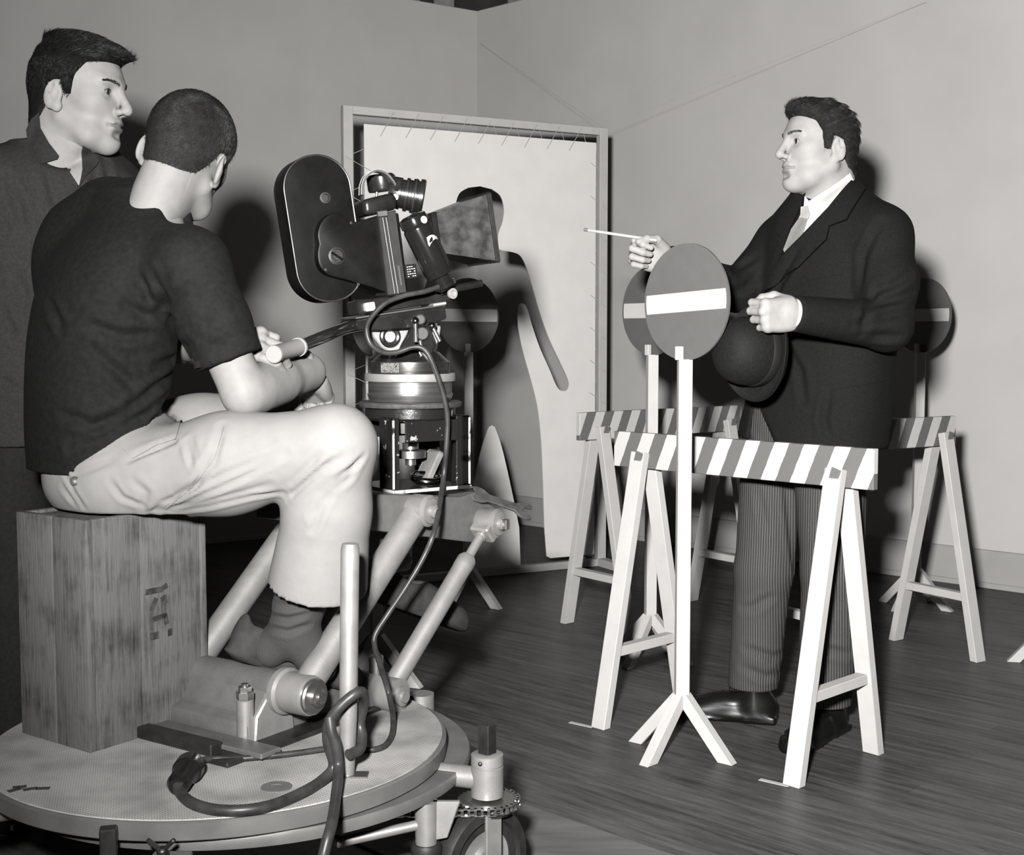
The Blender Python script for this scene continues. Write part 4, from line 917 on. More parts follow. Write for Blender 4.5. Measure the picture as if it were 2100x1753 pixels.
        vs = (act + acc / cnt[:, None]) * self.h + self.lo; quads = []
        for d in range(3):
            e = [1, 2, 0][d]; g = [2, 0, 1][d]
            s0 = [slice(1, None)] * 3; s1 = [slice(1, None)] * 3; s0[d] = slice(0, n[d] - 1); s1[d] = slice(1, n[d])
            A, Bq = ins[tuple(s0)], ins[tuple(s1)]; ch = np.argwhere(A != Bq); 
            if not len(ch): continue
            fl_ = A[tuple(ch.T)]; base = ch + 1; base[:, d] = ch[:, d]
            ok = np.all(base < np.array(n) - 1, axis=1); base, fl_ = base[ok], fl_[ok]
            def cell(oe, og):
                q = base.copy(); q[:, e] -= oe; q[:, g] -= og; return idx[tuple(q.T)]
            f = np.stack([cell(0, 0), cell(1, 0), cell(1, 1), cell(0, 1)], 1); f[~fl_] = f[~fl_][:, ::-1]; quads.append(f)
        q = np.concatenate(quads); return vs, q[(q >= 0).all(1)]

def to_mesh(name, parts, mats, M=None, mi=None, tone=None):
    """parts: list of (verts, quads[, matrix]); joined into one mesh"""
    V_, F_, n = [], [], 0
    for p in parts:
        v, q = p[0], p[1]
        if len(p) > 2 and p[2] is not None:
            m = np.array(p[2]); v = v @ m[:3, :3].T + m[:3, 3]
            if np.linalg.det(m[:3, :3]) < 0: q = q[:, ::-1]
        V_.append(v); F_.append(q + n); n += len(v)
    v = np.concatenate(V_).astype(np.float64); f = np.concatenate(F_)
    me = bpy.data.meshes.new(name); me.vertices.add(len(v)); me.vertices.foreach_set('co', v.ravel())
    me.loops.add(f.size); me.loops.foreach_set('vertex_index', f.astype(np.int32).ravel())
    me.polygons.add(len(f)); me.polygons.foreach_set('loop_start', np.arange(0, f.size, 4, dtype=np.int32)); me.polygons.foreach_set('loop_total', np.full(len(f), 4, np.int32))
    for m_ in (mats if isinstance(mats, (list, tuple)) else [mats]): me.materials.append(m_)
    if mi is not None: me.polygons.foreach_set('material_index', mi.astype(np.int32))
    if tone is not None:
        at_ = me.attributes.new('lip', 'FLOAT', 'POINT'); w_ = np.zeros(len(v), np.float32); w_[:len(tone)] = tone; at_.data.foreach_set('value', w_)
    me.update(calc_edges=True); me.shade_smooth(); return me
def bvh_of(v, f): return BVHTree.FromPolygons([Vector(p) for p in v], [tuple(int(i) for i in q) for q in f])
def bvh_join(lst):
    V_, F_, n = [], [], 0
    for v, f in lst: V_.append(v); F_.append(f + n); n += len(v)
    return bvh_of(np.concatenate(V_), np.concatenate(F_))
EYE = Vector((0, 0, HC))
def vnormals(v, q):
    a, b, c, d = (v[q[:, i]] for i in range(4)); n = np.cross(c - a, d - b); N_ = np.zeros_like(v)
    for i in range(4): np.add.at(N_, q[:, i], n)
    return N_ / (np.linalg.norm(N_, axis=1)[:, None] + 1e-12)
def creases(v, q, lines, r=0.009, depth=0.006):
    """cloth folds: each line (seen at photo positions) is pressed into the surface, with a soft ridge beside it"""
    b = bvh_of(v, q); N_ = vnormals(v, q); D = np.zeros(len(v))
    for ln in lines:
        if isinstance(ln[0], (int, float)): rr, dd, ln = ln[0], ln[1], ln[2]
        else: rr, dd = r, depth
        pts = []
        for a, c in zip(ln[:-1], ln[1:]):
            for t in np.linspace(0, 1, 8, endpoint=False):
                d = ray(a[0] + (c[0] - a[0]) * t, a[1] + (c[1] - a[1]) * t).normalized(); h = b.ray_cast(EYE, d)
                if h[0] is not None: pts.append(np.array(h[0]))
        if len(pts) < 2: continue
        pts = np.array(pts); lo, hi = pts.min(0) - 3.5 * rr, pts.max(0) + 3.5 * rr; m = np.all((v > lo) & (v < hi), axis=1); ids = np.nonzero(m)[0]
        if not len(ids): continue
        best = np.full(len(ids), 9.0); par = np.zeros(len(ids)); n = len(pts) - 1
        for i in range(n):
            ab = pts[i + 1] - pts[i]; L2 = ab @ ab + 1e-12
            if L2 > 0.01: continue
            t = np.clip(((v[ids] - pts[i]) @ ab) / L2, 0, 1); dd_ = np.linalg.norm(v[ids] - pts[i] - t[:, None] * ab, axis=1); w = dd_ < best; best = np.where(w, dd_, best); par = np.where(w, (i + t) / n, par)
        e = np.sin(np.pi * np.clip(par * 0.86 + 0.07, 0, 1)) ** 0.6
        D[ids] += e * dd * (-np.exp(-(best / rr) ** 2) + 0.45 * np.exp(-((best - 1.9 * rr) / (0.9 * rr)) ** 2))
    return v + N_ * D[:, None]
from mathutils.geometry import delaunay_2d_cdt
def drape(name, poly, bvh, m, parent, off=0.003, step=5.0, thick=0.004, org=None, dirs=None, dmax=9.0, lift=None, smooth=0):
    """cloth piece: outline given where it is seen, laid on the surface underneath, with thickness"""
    pts = [Vector((x, y)) for x, y in poly]; dense = []
    for i in range(len(pts)):
        a, b = pts[i], pts[(i + 1) % len(pts)]; k = max(1, int((b - a).length / step))
        for j in range(k): dense.append(a.lerp(b, j / k))
    nb = len(dense); xs = [p.x for p in dense]; ys = [p.y for p in dense]; g = []
    y = min(ys)
    while y < max(ys):
        x = min(xs)
        while x < max(xs):
            q = Vector((x, y))
            if min((q - p).length for p in dense) > step * 0.6: g.append(q)
            x += step
        y += step
    r = delaunay_2d_cdt(dense + g, [], [list(range(nb))], 1, 1e-4); v2, fs = r[0], r[2]
    top, bot, fr_ = [], [], set()
    hits = []
    for q in v2:
        d = ray(q.x, q.y).normalized(); h = bvh.ray_cast(EYE, d, dmax); hits.append((d, h))
    ds = [h[3] for d, h in hits if h[0] is not None]; md_ = float(np.median(ds)) if ds else 3.0
    if smooth:
        dist = [h[3] if h[0] is not None and h[3] < md_ + 0.25 else md_ for d, h in hits]; nbr = [set() for _ in v2]
        for f in fs:
            for i in range(len(f)): nbr[f[i]].add(f[i - 1]); nbr[f[i - 1]].add(f[i])
        for _ in range(smooth): dist = [0.4 * dist[i] + 0.6 * sum(dist[j] for j in nbr[i]) / len(nbr[i]) if nbr[i] else dist[i] for i in range(len(v2))]
        top = [EYE + d * (s_ - off) for (d, h), s_ in zip(hits, dist)]; bot = [EYE + d * (s_ - off + thick) for (d, h), s_ in zip(hits, dist)]; hits = []
    for d, h in hits:
        if h[0] is None or h[3] > md_ + 0.25:
            loc, nr, _, _ = bvh.find_nearest(EYE + d * md_)
        else: loc, nr = h[0], h[1]
        if nr.dot(d) > 0: nr = -nr
        nn = (nr - d * 0.8).normalized()
        o_ = off if lift is None else off + lift(loc)
        top.append(loc + nn * o_); bot.append(loc + nn * (o_ - thick))
    n = len(top); cnt = {}
    for f in fs:
        for i in range(len(f)):
            e = (f[i], f[(i + 1) % len(f)]); cnt[tuple(sorted(e))] = cnt.get(tuple(sorted(e)), 0) + 1
    F_ = [tuple(f) for f in fs] + [tuple(i + n for i in f[::-1]) for f in fs]
    for f in fs:
        for i in range(len(f)):
            a, b = f[i], f[(i + 1) % len(f)]
            if cnt[tuple(sorted((a, b)))] == 1: F_.append((b, a, a + n, b + n))
    mb = MB(); mb._add(top + bot, F_); return mb.build(name, m, parent, angle=50)
def frame(fwd, up=(0, 0, 1)):
    """4x4 rotation: x = right, y = forward, z = up"""
    f = Vector(fwd).normalized(); r = f.cross(Vector(up)).normalized(); u = r.cross(f); return Matrix((r, f, u)).transposed().to_4x4()

# ------------------------------------------------------------------ head, hand and shoe builders (local: y forward, z up)
def head_parts(jaw=1.0, nose=1.0, full=0.0, ear=1.0, neck=(0.052, 0.056), neck_to=(0, -0.045, -0.20), h=0.0022, lips=1.0, face=True):
    F = Field((-0.115, -0.135, -0.235), (0.115, 0.150, 0.135), h)
    F.ell((0, -0.011, 0.036), (0.0755, 0.089, 0.081), k=0.02)
    F.ell((0, 0.020, 0.030), (0.066, 0.073, 0.070), k=0.02)
    F.ell((0, 0.030, -0.030), (0.059 + full, 0.062, 0.080), k=0.02)
    F.chain([(-0.052 * jaw - full, -0.005, -0.052), (-0.038 * jaw, 0.045, -0.082), (0, 0.069, -0.092), (0.038 * jaw, 0.045, -0.082), (0.052 * jaw + full, -0.005, -0.052)], [0.020, 0.020, 0.021, 0.020, 0.020], k=0.025)
    F.ell((0, 0.074, -0.096), (0.019, 0.016, 0.015), k=0.018)
    F.cone((0, 0.02, -0.07), (0, -0.02, -0.10), 0.040 + full * 1.5, 0.045, k=0.03)
    F.cone((0, -0.022, -0.05), neck_to, neck[0], neck[1], k=0.03)
    F.cone((0, -0.050, 0.0), (0, -0.058, -0.16), 0.044, 0.048, k=0.03)
    if face:
        for s in (-1, 1):
            F.ell((s * 0.042, 0.050, -0.012), (0.020, 0.024, 0.020), k=0.032)                 # cheek
            F.cone((s * 0.010, 0.0865, 0.028), (s * 0.042, 0.070, 0.032), 0.0095, 0.009, k=0.014)  # brow
            F.ell((s * 0.031, 0.0905, 0.008), (0.018, 0.013, 0.0125), k=0.012, sub=True)       # socket
            F.ell((s * 0.0315, 0.0700, 0.0075), (0.0160, 0.0150, 0.0145), k=0.006)              # lids
        F.cone((0, 0.088, 0.020), (0, 0.1015 + 0.008 * nose, -0.018), 0.0080, 0.0095, k=0.012)   # nose bridge
        F.ell((0, 0.1015 + 0.008 * nose, -0.026), (0.0105, 0.0115, 0.0095), k=0.008)
        for s in (-1, 1): F.ell((s * 0.0115, 0.094 + 0.004 * nose, -0.030), (0.0075, 0.010, 0.0070), k=0.006)
        for s in (-1, 1): F.ell((s * 0.0065, 0.101 + 0.005 * nose, -0.0375), (0.0035, 0.006, 0.003), k=0.003, sub=True)
        F.ell((0, 0.080, -0.056), (0.026, 0.018, 0.018), k=0.014)                              # muzzle
        F.cone((-0.016, 0.0890, -0.0520), (0.016, 0.0890, -0.0520), 0.0062 * lips, k=0.007); F.ell((0, 0.0945, -0.0515), (0.010, 0.006, 0.0055), k=0.006)
        F.cone((-0.013, 0.0885, -0.0650), (0.013, 0.0885, -0.0650), 0.0072 * lips, k=0.007)
        F.chain([(-0.026, 0.080, -0.0585), (-0.012, 0.0965, -0.0582), (0.012, 0.0965, -0.0582), (0.026, 0.080, -0.0585)], [0.0022, 0.0026, 0.0026, 0.0022], k=0.004) if False else None
        for a, b in (((-0.027, 0.084, -0.0590), (-0.010, 0.0985, -0.0583)), ((-0.010, 0.0985, -0.0583), (0.010, 0.0985, -0.0583)), ((0.010, 0.0985, -0.0583), (0.027, 0.084, -0.0590))):
            F.cone(a, b, 0.0021, k=0.004, sub=True)
        F.ell((0, 0.0975, -0.079), (0.018, 0.010, 0.006), k=0.010, sub=True)
        for s in (-1, 1):                                                                     # eye slit
            F.ell((s * 0.0315, 0.0860, 0.0072), (0.0132, 0.0105, 0.0051), k=0.0022, sub=True)
            F.cone((s * 0.0455, 0.070, 0.0065), (s * 0.0195, 0.083, 0.0105), 0.0017, 0.0017, k=0.003, sub=True) if False else None
    for s in (-1, 1):                                                                         # ears
        R = Matrix.Rotation(s * 0.32, 3, 'Z') @ Matrix.Rotation(-0.18, 3, 'X')
        F.ell((s * 0.0795, -0.014, -0.012), (0.0075, 0.0185 * ear, 0.0315 * ear), R, k=0.006)
        F.ell((s * 0.0775, -0.005, -0.036), (0.006, 0.010, 0.012), R, k=0.006)
        F.ell((s * 0.0865, -0.007, -0.010), (0.0068, 0.0100, 0.017), R, k=0.004, sub=True)
        F.ell((s * 0.0850, -0.018, 0.002), (0.0035, 0.006, 0.013), R, k=0.004, sub=True)
    return F
def skull_field(grow, h=0.003, full=0.0):
    F = Field((-0.12, -0.15, -0.16), (0.12, 0.16, 0.17), h)
    F.ell((0, -0.011, 0.036), (0.0755 + grow, 0.089 + grow, 0.081 + grow), k=0.02); F.ell((0, 0.020, 0.030), (0.066 + grow, 0.073 + grow, 0.070 + grow), k=0.02)
    F.cone((0, -0.022, -0.05), (0, -0.035, -0.12), 0.052 + grow * 0.5, 0.054, k=0.03); F.cone((0, -0.050, 0.0), (0, -0.056, -0.12), 0.044 + grow * 0.8, 0.046 + grow * 0.3, k=0.03)
    return F
def hairline(F, ys, zs, xk=0.0, r=0.004):
    def fn(p):
        hz = np.interp(p[..., 1], ys, zs) + xk * np.maximum(0, np.abs(p[..., 0]) - 0.03) * (p[..., 1] > 0.03)
        return (hz - p[..., 2]) * 0.8
    p = F._p(tuple(slice(0, int(x)) for x in F.n)); d = fn(p); k = 0.016
    h_ = np.clip(0.5 + 0.5 * (F.F - d) / k, 0, 1); F.F = d * (1 - h_) + F.F * h_ + k * h_ * (1 - h_); return F
def strands(v, f, M, n, ln, dirf, rad_=0.0005, lift=0.25, seed=1, jit=0.35, curl=0.0):
    """short tapering hairs standing on a surface (local), returned as verts and quads"""
    rg = np.random.RandomState(seed); fi = rg.randint(0, len(f), n)
    a, b, c = v[f[fi, 0]], v[f[fi, 1]], v[f[fi, 2]]; nr = np.cross(b - a, c - a); nr /= np.linalg.norm(nr, axis=1)[:, None] + 1e-12
    w = rg.rand(n, 1); o = a * (1 - w) + c * w
    d = dirf(o) + rg.randn(n, 3) * jit; d -= nr * (d * nr).sum(1)[:, None]; d /= np.linalg.norm(d, axis=1)[:, None] + 1e-9
    s = np.cross(nr, d); L_ = ln(o) * (0.6 + 0.6 * rg.rand(n)); L_ = L_[:, None]
    vs, qs = [], []; N_ = 3
    for i, t in enumerate((0.0, 0.5, 1.0)):
        ctr = o - nr * 0.001 + d * L_ * t + nr * (lift * L_ * (t - (1.0 - 0) * 0.35 * t * t)); rr = rad_ * (1.0, 0.85, 0.12)[i]
        for k in range(3):
            an = 2 * math.pi * k / 3; vs.append(ctr + s * rr * math.cos(an) + nr * rr * math.sin(an))
    vs = np.stack(vs, 1).reshape(-1, 3); base = np.arange(n)[:, None] * 9
    for i in range(2):
        for k in range(3):
            k2 = (k + 1) % 3; qs.append(base + np.array([[i * 3 + k, i * 3 + k2, i * 3 + 3 + k2, i * 3 + 3 + k]]))
    return vs, np.concatenate(qs)
def hand_parts(curl, thumb, spread=(0.06, 0.0, -0.06, -0.12), h=0.0021, fore=0.06, wr=0.028, sc=1.0):
    """curl: four triples of bend angles (degrees), thumb: four joints; thumb side is +x, back of hand +z"""
    F = Field((-0.085, -fore - 0.05, -0.115), (0.105, 0.215, 0.055), h)
    F.box((0.0, 0.052, 0.0), (0.041, 0.047, 0.0155), 0.014, k=0.012)
    F.ell((0.024, 0.035, -0.008), (0.018, 0.034, 0.016), k=0.012); F.ell((-0.028, 0.04, -0.006), (0.014, 0.036, 0.016), k=0.012)
    F.cone((0, 0.02, 0), (0, -fore, 0.002), 0.0255, wr, k=0.02, flat=((0, 0, 1), 0.82))
    kx = (0.030, 0.0100, -0.0110, -0.0310); ky = (0.090, 0.0955, 0.091, 0.082)
    ph = ((0.044, 0.027, 0.022), (0.048, 0.031, 0.023), (0.044, 0.029, 0.022), (0.034, 0.021, 0.019)); rr = (0.0098, 0.0102, 0.0096, 0.0085)
    tips = []
    for i in range(4):
        p = np.array([kx[i], ky[i], 0.001]); a = 0.0; pts = [p]
        for j in range(3):
            a += math.radians(curl[i][j]); dr = np.array([math.sin(spread[i]) * math.cos(a), math.cos(a), -math.sin(a)]); p = p + dr * ph[i][j]; pts.append(p)
        r = rr[i]; F.ell(pts[0], (r * 1.12, r * 1.15, r * 1.12), k=0.006)
        F.cone(np.array([kx[i] * 0.85, 0.05, 0.0]), pts[0], r * 1.0, r * 1.05, k=0.006)
        F.cone(pts[0], pts[1], r * 1.05, r * 0.98, k=0.0028); F.cone(pts[1], pts[2], r * 0.98, r * 0.9, k=0.0028); F.cone(pts[2], pts[3], r * 0.9, r * 0.78, k=0.0028)
        tips.append(pts)
    th = [np.array(t, float) for t in thumb]
    F.cone(th[0], th[1], 0.0165, 0.0125, k=0.010); F.cone(th[1], th[2], 0.0118, 0.0108, k=0.004); F.cone(th[2], th[3], 0.0108, 0.0088, k=0.004)
    return F, tips, th
def hand_matrix(wrist, fingers, thumb, right, sc=1.0):
    y = Vector(fingers).normalized(); x = Vector(thumb); x = (x - y * x.dot(y)).normalized(); z = (y.cross(x) if right else x.cross(y)).normalized()
    M = Matrix((x, y, z)).transposed() * sc; M = M.to_4x4(); M.translation = Vector(wrist); return M
def shoe_field(h=0.003, L=0.285):
    F = Field((-0.07, -0.16, -0.005), (0.07, 0.19, 0.14), h)
    F.box((0, -0.085, 0.012), (0.036, 0.045, 0.012), 0.008, k=0.004); F.ell((0, 0.075, 0.008), (0.047, 0.095, 0.010), k=0.01); F.ell((0, -0.02, 0.014), (0.036, 0.09, 0.009), k=0.01)
    F.ell((0, 0.095, 0.026), (0.043, 0.075, 0.030), k=0.02); F.ell((0, 0.0, 0.040), (0.038, 0.09, 0.040), k=0.03); F.ell((0, -0.085, 0.045), (0.035, 0.045, 0.048), k=0.02); F.cone((0, -0.06, 0.055), (0, -0.065, 0.095), 0.036, 0.038, k=0.02)
    F.cut((0, 0, 0.088), (0, 0.15, 1)); F.cut((0, 0, 0), (0, 0, -1))
    return F
# ------------------------------------------------------------------ people
def skin(name, g, gl=0.6):
    m = mat(name, g, 0.58, bump=0.04, bscale=260, spec=0.2); nt = m.node_tree; N = nt.nodes; L = nt.links; b = N['Principled BSDF']
    a = N.new('ShaderNodeAttribute'); a.attribute_name = 'lip'; tc = N.new('ShaderNodeTexCoord'); nz = N.new('ShaderNodeTexNoise'); nz.inputs['Scale'].default_value = 40; L.new(tc.outputs['Object'], nz.inputs['Vector'])
    cr = N.new('ShaderNodeValToRGB'); L.new(nz.outputs['Fac'], cr.inputs[0]); e = cr.color_ramp.elements; e[0].color = gcol(g * 0.93); e[0].position = 0.3; e[1].color = gcol(g * 1.06); e[1].position = 0.7
    mx = N.new('ShaderNodeMix'); mx.data_type = 'RGBA'; L.new(a.outputs['Fac'], mx.inputs[0]); L.new(cr.outputs[0], mx.inputs[6]); mx.inputs[7].default_value = gcol(g * gl); L.new(mx.outputs[2], b.inputs['Base Color']); return m
M_eye = mat('eye_white', 0.30, 0.25); M_iris = mat('iris', 0.012, 0.15)
def W2(d): return np.array(d, float)
def xy(p): return (p.x, p.y)
def put_eyes(par, M, gaze=(0, 0, 0), m_w=None):
    for s in (-1, 1):
        c = M @ V((s * 0.0315, 0.0715, 0.0075)); R3 = M.to_3x3(); g = (R3 @ V((0.15 * gaze[0], 1, gaze[1]))).normalized()
        e = MB().ball(c, 0.0126, 20).build('eye', m_w or M_eye, par)
        MB().lathe([(0.0, 0.0132), (0.0030, 0.0131), (0.0058, 0.0118), (0.0062, 0.0108)][::-1], c, g, n=20).build('iris', M_iris, e)
def put_brows(par, M, v, f, m, dz=0.0, r=0.00030, n=320, lash=True):
    """each eyebrow a row of short hairs, each upper lid a thin lash line"""
    b = bvh_of(v, f); rg = random.Random(4)
    for s in (-1, 1):
        mb = MB()
        for i in range(n):
            t = rg.random(); x = s * (0.011 + 0.038 * t); z = 0.0270 + 0.0060 * math.sin(t * 2.3) + dz + rg.gauss(0, 0.0017) * (1.2 - 0.6 * t)
            h = b.ray_cast(V((x, 0.2, z)), V((0, -1, 0)))
            if h[0] is None: continue
            a = h[0]; e = a + V((s * 0.0048, -0.0012, 0.0024 - 0.0042 * t)) + h[1] * 0.0012; mb.path([M @ a, M @ e], [r, r * 0.4], 4)
        mb.build('eyebrow', m, par)
        if lash:
            pts = []
            for t in np.linspace(-1, 1, 11):
                x = s * 0.0315 + 0.0128 * t; z = 0.0075 + 0.0056 * math.sqrt(max(0, 1 - t * t)) + 0.0006; h = b.ray_cast(V((x, 0.2, z)), V((0, -1, 0)))
                if h[0] is not None: pts.append(M @ (h[0] + V((0, 0.0004, 0))))
            MB().path(pts, [0.0004 + 0.0007 * math.sin(math.pi * i / (len(pts) - 1)) for i in range(len(pts))], 6).build('eyelash', m, par)
def lip_tone(v):
    x, y, z = np.abs(v[:, 0]), v[:, 1], v[:, 2]
    def sst(a, b, t): t = np.clip((t - a) / (b - a), 0, 1); return t * t * (3 - 2 * t)
    m = sst(0.024, 0.017, x) * sst(-0.0735, -0.0705, z) * sst(-0.0465, -0.0490, z + 0.25 * x) * sst(0.078, 0.082, y)
    return m.astype(np.float32)
def make_body(par, name, parts, m, head_v=None):
    return link(name, to_mesh(name, parts, m, tone=None if head_v is None else lip_tone(head_v)), None, par)
def shoes(par, name, M, m, laces=None):
    F = shoe_field(); v, q = F.polys(); o = link(name, to_mesh(name, [(v, q, M)], m), None, par)
    R3 = M.to_3x3()
    for i in range(4):
        y = 0.035 - 0.018 * i; z = 0.062 + 0.010 * i
        MB().path([M @ V((-0.016, y, z)), M @ V((0, y + 0.004, z + 0.008)), M @ V((0.016, y, z))], 0.0014, 6).build('lace', laces or m, o)
    return o

HSH = {'hair_brown': 0.016, 'hair_black': 0.006, 'hair_cropped': 0.014}
# ================================================================== the man in the dark suit
def man_right():
    SK = skin('skin_pale', 0.29, 0.78); HAIR = mat('hair_brown', 0.024, 0.5, noise=0.5, scale=60)
    SUIT = mat('suit_cloth', 0.0075, 0.85, noise=0.25, scale=220, bump=0.15, bscale=500, spec=0.2); SHIRT = mat('shirt_white', 0.52, 0.7)
    fB = V((-0.75, -0.66, 0)).normalized(); lB = V((-fB.y, fB.x, 0)); lB = V((0.66, -0.75, 0)).normalized()
    t = thing('person', V((0.78, 3.33, 0)), 'dark-suited man with striped trousers standing behind the barrier, pointing with a stick', 'person')
    # --- jacket
    J = Field((0.18, 2.88, 0.70), (1.20, 3.72, 1.50), 0.0052)
    lv = [(1660, 912, 3.35), (1672, 850, 3.35), (1690, 740, 3.35), (1706, 640, 3.345), (1712, 560, 3.34), (1710, 480, 3.34), (1702, 440, 3.345), (1696, 405, 3.35), (1692, 385, 3.355)]
    C_ = [P(*q) for q in lv]
    J.loft([c.z for c in C_], [xy(c) for c in C_], [0.205, 0.203, 0.188, 0.190, 0.200, 0.190, 0.165, 0.105, 0.072], [0.150, 0.150, 0.138, 0.138, 0.140, 0.125, 0.105, 0.080, 0.070], lB, fB, k=0.01)
    sl, el, wl_ = P(1806, 482, 3.21), P(1818, 668, 3.12), P(1628, 643, 3.03)
    J.chain([P(1760, 440, 3.28), sl], [0.055, 0.068], k=0.05); J.chain([sl, P(1822, 580, 3.16), el], [0.072, 0.068, 0.062], k=0.03); J.cone(el, wl_, 0.060, 0.043, k=0.02, cap=True)
    sr, er, wr_ = P(1604, 498, 3.48), P(1512, 596, 3.44), P(1370, 534, 3.29)
    J.chain([P(1650, 450, 3.42), sr], [0.05, 0.062], k=0.05); J.chain([sr, er], [0.066, 0.056], k=0.03); J.cone(er, wr_, 0.055, 0.041, k=0.02, cap=True)
    # hem plane and cut-away front
    J.cut(P(1660, 908, 3.3), (0.0, 0.1, -1))
    fb = P(1553, 905, 3.2)
    J.chain([P(1535, 920, 3.15), P(1560, 840, 3.16)], [0.055, 0.012], k=0.01, k0=0.01) if False else None
    J.cone(P(1556, 925, 3.30), P(1550, 838, 3.335), 0.052, 0.016, k=0.006, sub=True); J.cone(P(1556, 925, 3.25), P(1550, 838, 3.30), 0.052, 0.016, k=0.006, sub=True)
    J.ell(P(1672, 370, 3.27), (0.062, 0.085, 0.047), k=0.01, sub=True)
    jv, jq = J.polys()
    jv = creases(jv, jq, [[(1868, 560), (1830, 585), (1795, 596)], [(1872, 600), (1815, 620), (1775, 640)], [(1800, 588), (1778, 640), (1768, 690)], [(1805, 455), (1772, 520), (1762, 600)], [(1868, 640), (1800, 650), (1745, 668)], [(1850, 690), (1780, 690)], [(1560, 560), (1530, 590), (1500, 600)], [(1545, 530), (1500, 560)], [(1700, 800), (1690, 860), (1700, 905)], [(1600, 690), (1640, 760), (1650, 830)], [(1640, 520), (1600, 580), (1580, 640)]], 0.011, 0.007)
    jac = link('jacket', to_mesh('jacket', [(jv, jq)], SUIT), None, t)
    # --- head
    HM = Matrix.Translation(P(1679, 303, 3.34)) @ frame((-0.965, -0.262, 0.02), (0.03, 0.0, 1)) @ Matrix.Scale(0.985, 4)
    H = head_parts(jaw=1.04, nose=1.25, full=0.006, lips=0.72, neck=(0.056, 0.062), neck_to=(0, -0.05, -0.20)); hv, hq = H.polys()
    # --- hands
    thumbR = [(0.030, 0.018, -0.012), (0.050, 0.052, -0.032), (0.046, 0.083, -0.046), (0.034, 0.104, -0.054)]
    HR, tipsR, thR = hand_parts([(62, 78, 30), (70, 85, 40), (74, 88, 45), (78, 88, 45)], thumbR); rv, rq = HR.polys()
    MR = hand_matrix(P(1364, 532, 3.285), (-0.93, -0.22, 0.26), (0.30, -0.25, 0.9), True, 0.95)
    thumbL = [(0.028, 0.018, -0.012), (0.044, 0.046, -0.028), (0.040, 0.074, -0.036), (0.026, 0.092, -0.044)]
    HL, tipsL, thL = hand_parts([(78, 86, 40), (84, 88, 40), (86, 88, 40), (88, 88, 40)], thumbL); lv_, lq = HL.polys()
    ML = hand_matrix(P(1634, 643, 3.028), (-0.92, -0.36, -0.06), (-0.10, -0.10, 0.95), False, 0.98)
    # body under the clothes, with the neck and arms running into head and hands
    Bd = Field((0.25, 2.92, 0.0), (1.15, 3.68, 1.46), 0.009)
    Bd.loft([c.z for c in C_], [xy(c) for c in C_], [r * 0.9 for r in [0.17, 0.175, 0.17, 0.175, 0.185, 0.17, 0.14, 0.085, 0.058]], [0.11, 0.11, 0.11, 0.115, 0.118, 0.10, 0.085, 0.065, 0.056], lB, fB, k=0.02)
    Bd.chain([sl, el, wl_], [0.05, 0.042, 0.027], k=0.03); Bd.chain([sr, er, wr_], [0.05, 0.042, 0.027], k=0.03)
    hipL, hipR = P(1700, 905, 3.27), P(1590, 905, 3.42); ankL, ankR = V((0.815, 3.295, 0.1)), V((0.655, 3.43, 0.1))
    Bd.chain([hipL, hipL.lerp(ankL, 0.5), ankL], [0.08, 0.055, 0.04], k=0.03); Bd.chain([hipR, hipR.lerp(ankR, 0.5), ankR], [0.08, 0.055, 0.04], k=0.03)
    bv_, bq = Bd.polys()
    body = make_body(t, 'body', [(hv, hq, HM), (bv_, bq), (rv, rq, MR), (lv_, lq, ML)], SK, hv)
    put_eyes(t, HM, (0.2, 0.02)); put_brows(t, HM, hv, hq, mat('brow_brown', 0.06, 0.6))
    # finger nails on the pointing hand
    # --- hair: swept back, wavy
    S = skull_field(0.008); S.ell((0.0, 0.055, 0.094), (0.052, 0.036, 0.020), k=0.02); S.ell((0.01, 0.02, 0.106), (0.05, 0.06, 0.020), k=0.02)
    rg = np.random.RandomState(3)
    hairline(S, [-0.14, -0.085, -0.055, -0.040, -0.033, 0.0, 0.004, 0.022, 0.030, 0.045, 0.075, 0.11], [-0.088, -0.080, -0.060, -0.030, 0.012, 0.020, -0.018, -0.022, 0.030, 0.058, 0.074, 0.078], xk=0.0)
    sv, sq = S.polys()
    wob = 0.0011 * np.sin(sv[:, 1] * 90 + sv[:, 2] * 230 + np.sin(sv[:, 0] * 60) * 1.5)[:, None] * (sv / (np.linalg.norm(sv, axis=1)[:, None]))
    sv = sv + wob
    def fl(o): 
        d = np.tile(np.array([0, -1.0, 0.0]), (len(o), 1)); d[:, 2] = np.where(o[:, 1] > 0.03, 0.5, -0.55); return d
    st_ = strands(sv, sq, None, 13000, lambda o: np.where(o[:, 2] > 0.06, 0.024, 0.016), fl, rad_=0.00042, lift=0.07, seed=5, jit=0.22)
    link('hair', to_mesh('hair', [(sv, sq, HM), (st_[0], st_[1], HM)], [mat(HAIR.name + '_shell', HSH[HAIR.name], 0.9, noise=0.3, scale=80, spec=0.1), HAIR], mi=np.r_[np.zeros(len(sq)), np.ones(len(st_[1]))]), None, t)
    # --- shirt, tie, lapels, laid on the chest
    hw = (np.array(HM)[:3, :3] @ hv.T).T + np.array(HM)[:3, 3]
    bj = bvh_join([(jv, jq), (hw, hq)])
    drape('shirt', [(1743, 357), (1752, 374), (1700, 432), (1652, 482), (1630, 500), (1634, 455), (1648, 428), (1650, 402), (1659, 412), (1700, 386)], bj, SHIRT, t, off=0.012, thick=0.012, smooth=10)
    drape('shirt_collar', [(1743, 355), (1752, 373), (1700, 424), (1664, 452), (1658, 424), (1700, 388)], bj, SHIRT, t, off=0.016, thick=0.006, smooth=10)
    ca = V((-0.49, -0.12, 0.86)).normalized(); co = P(1702, 382, 3.345)
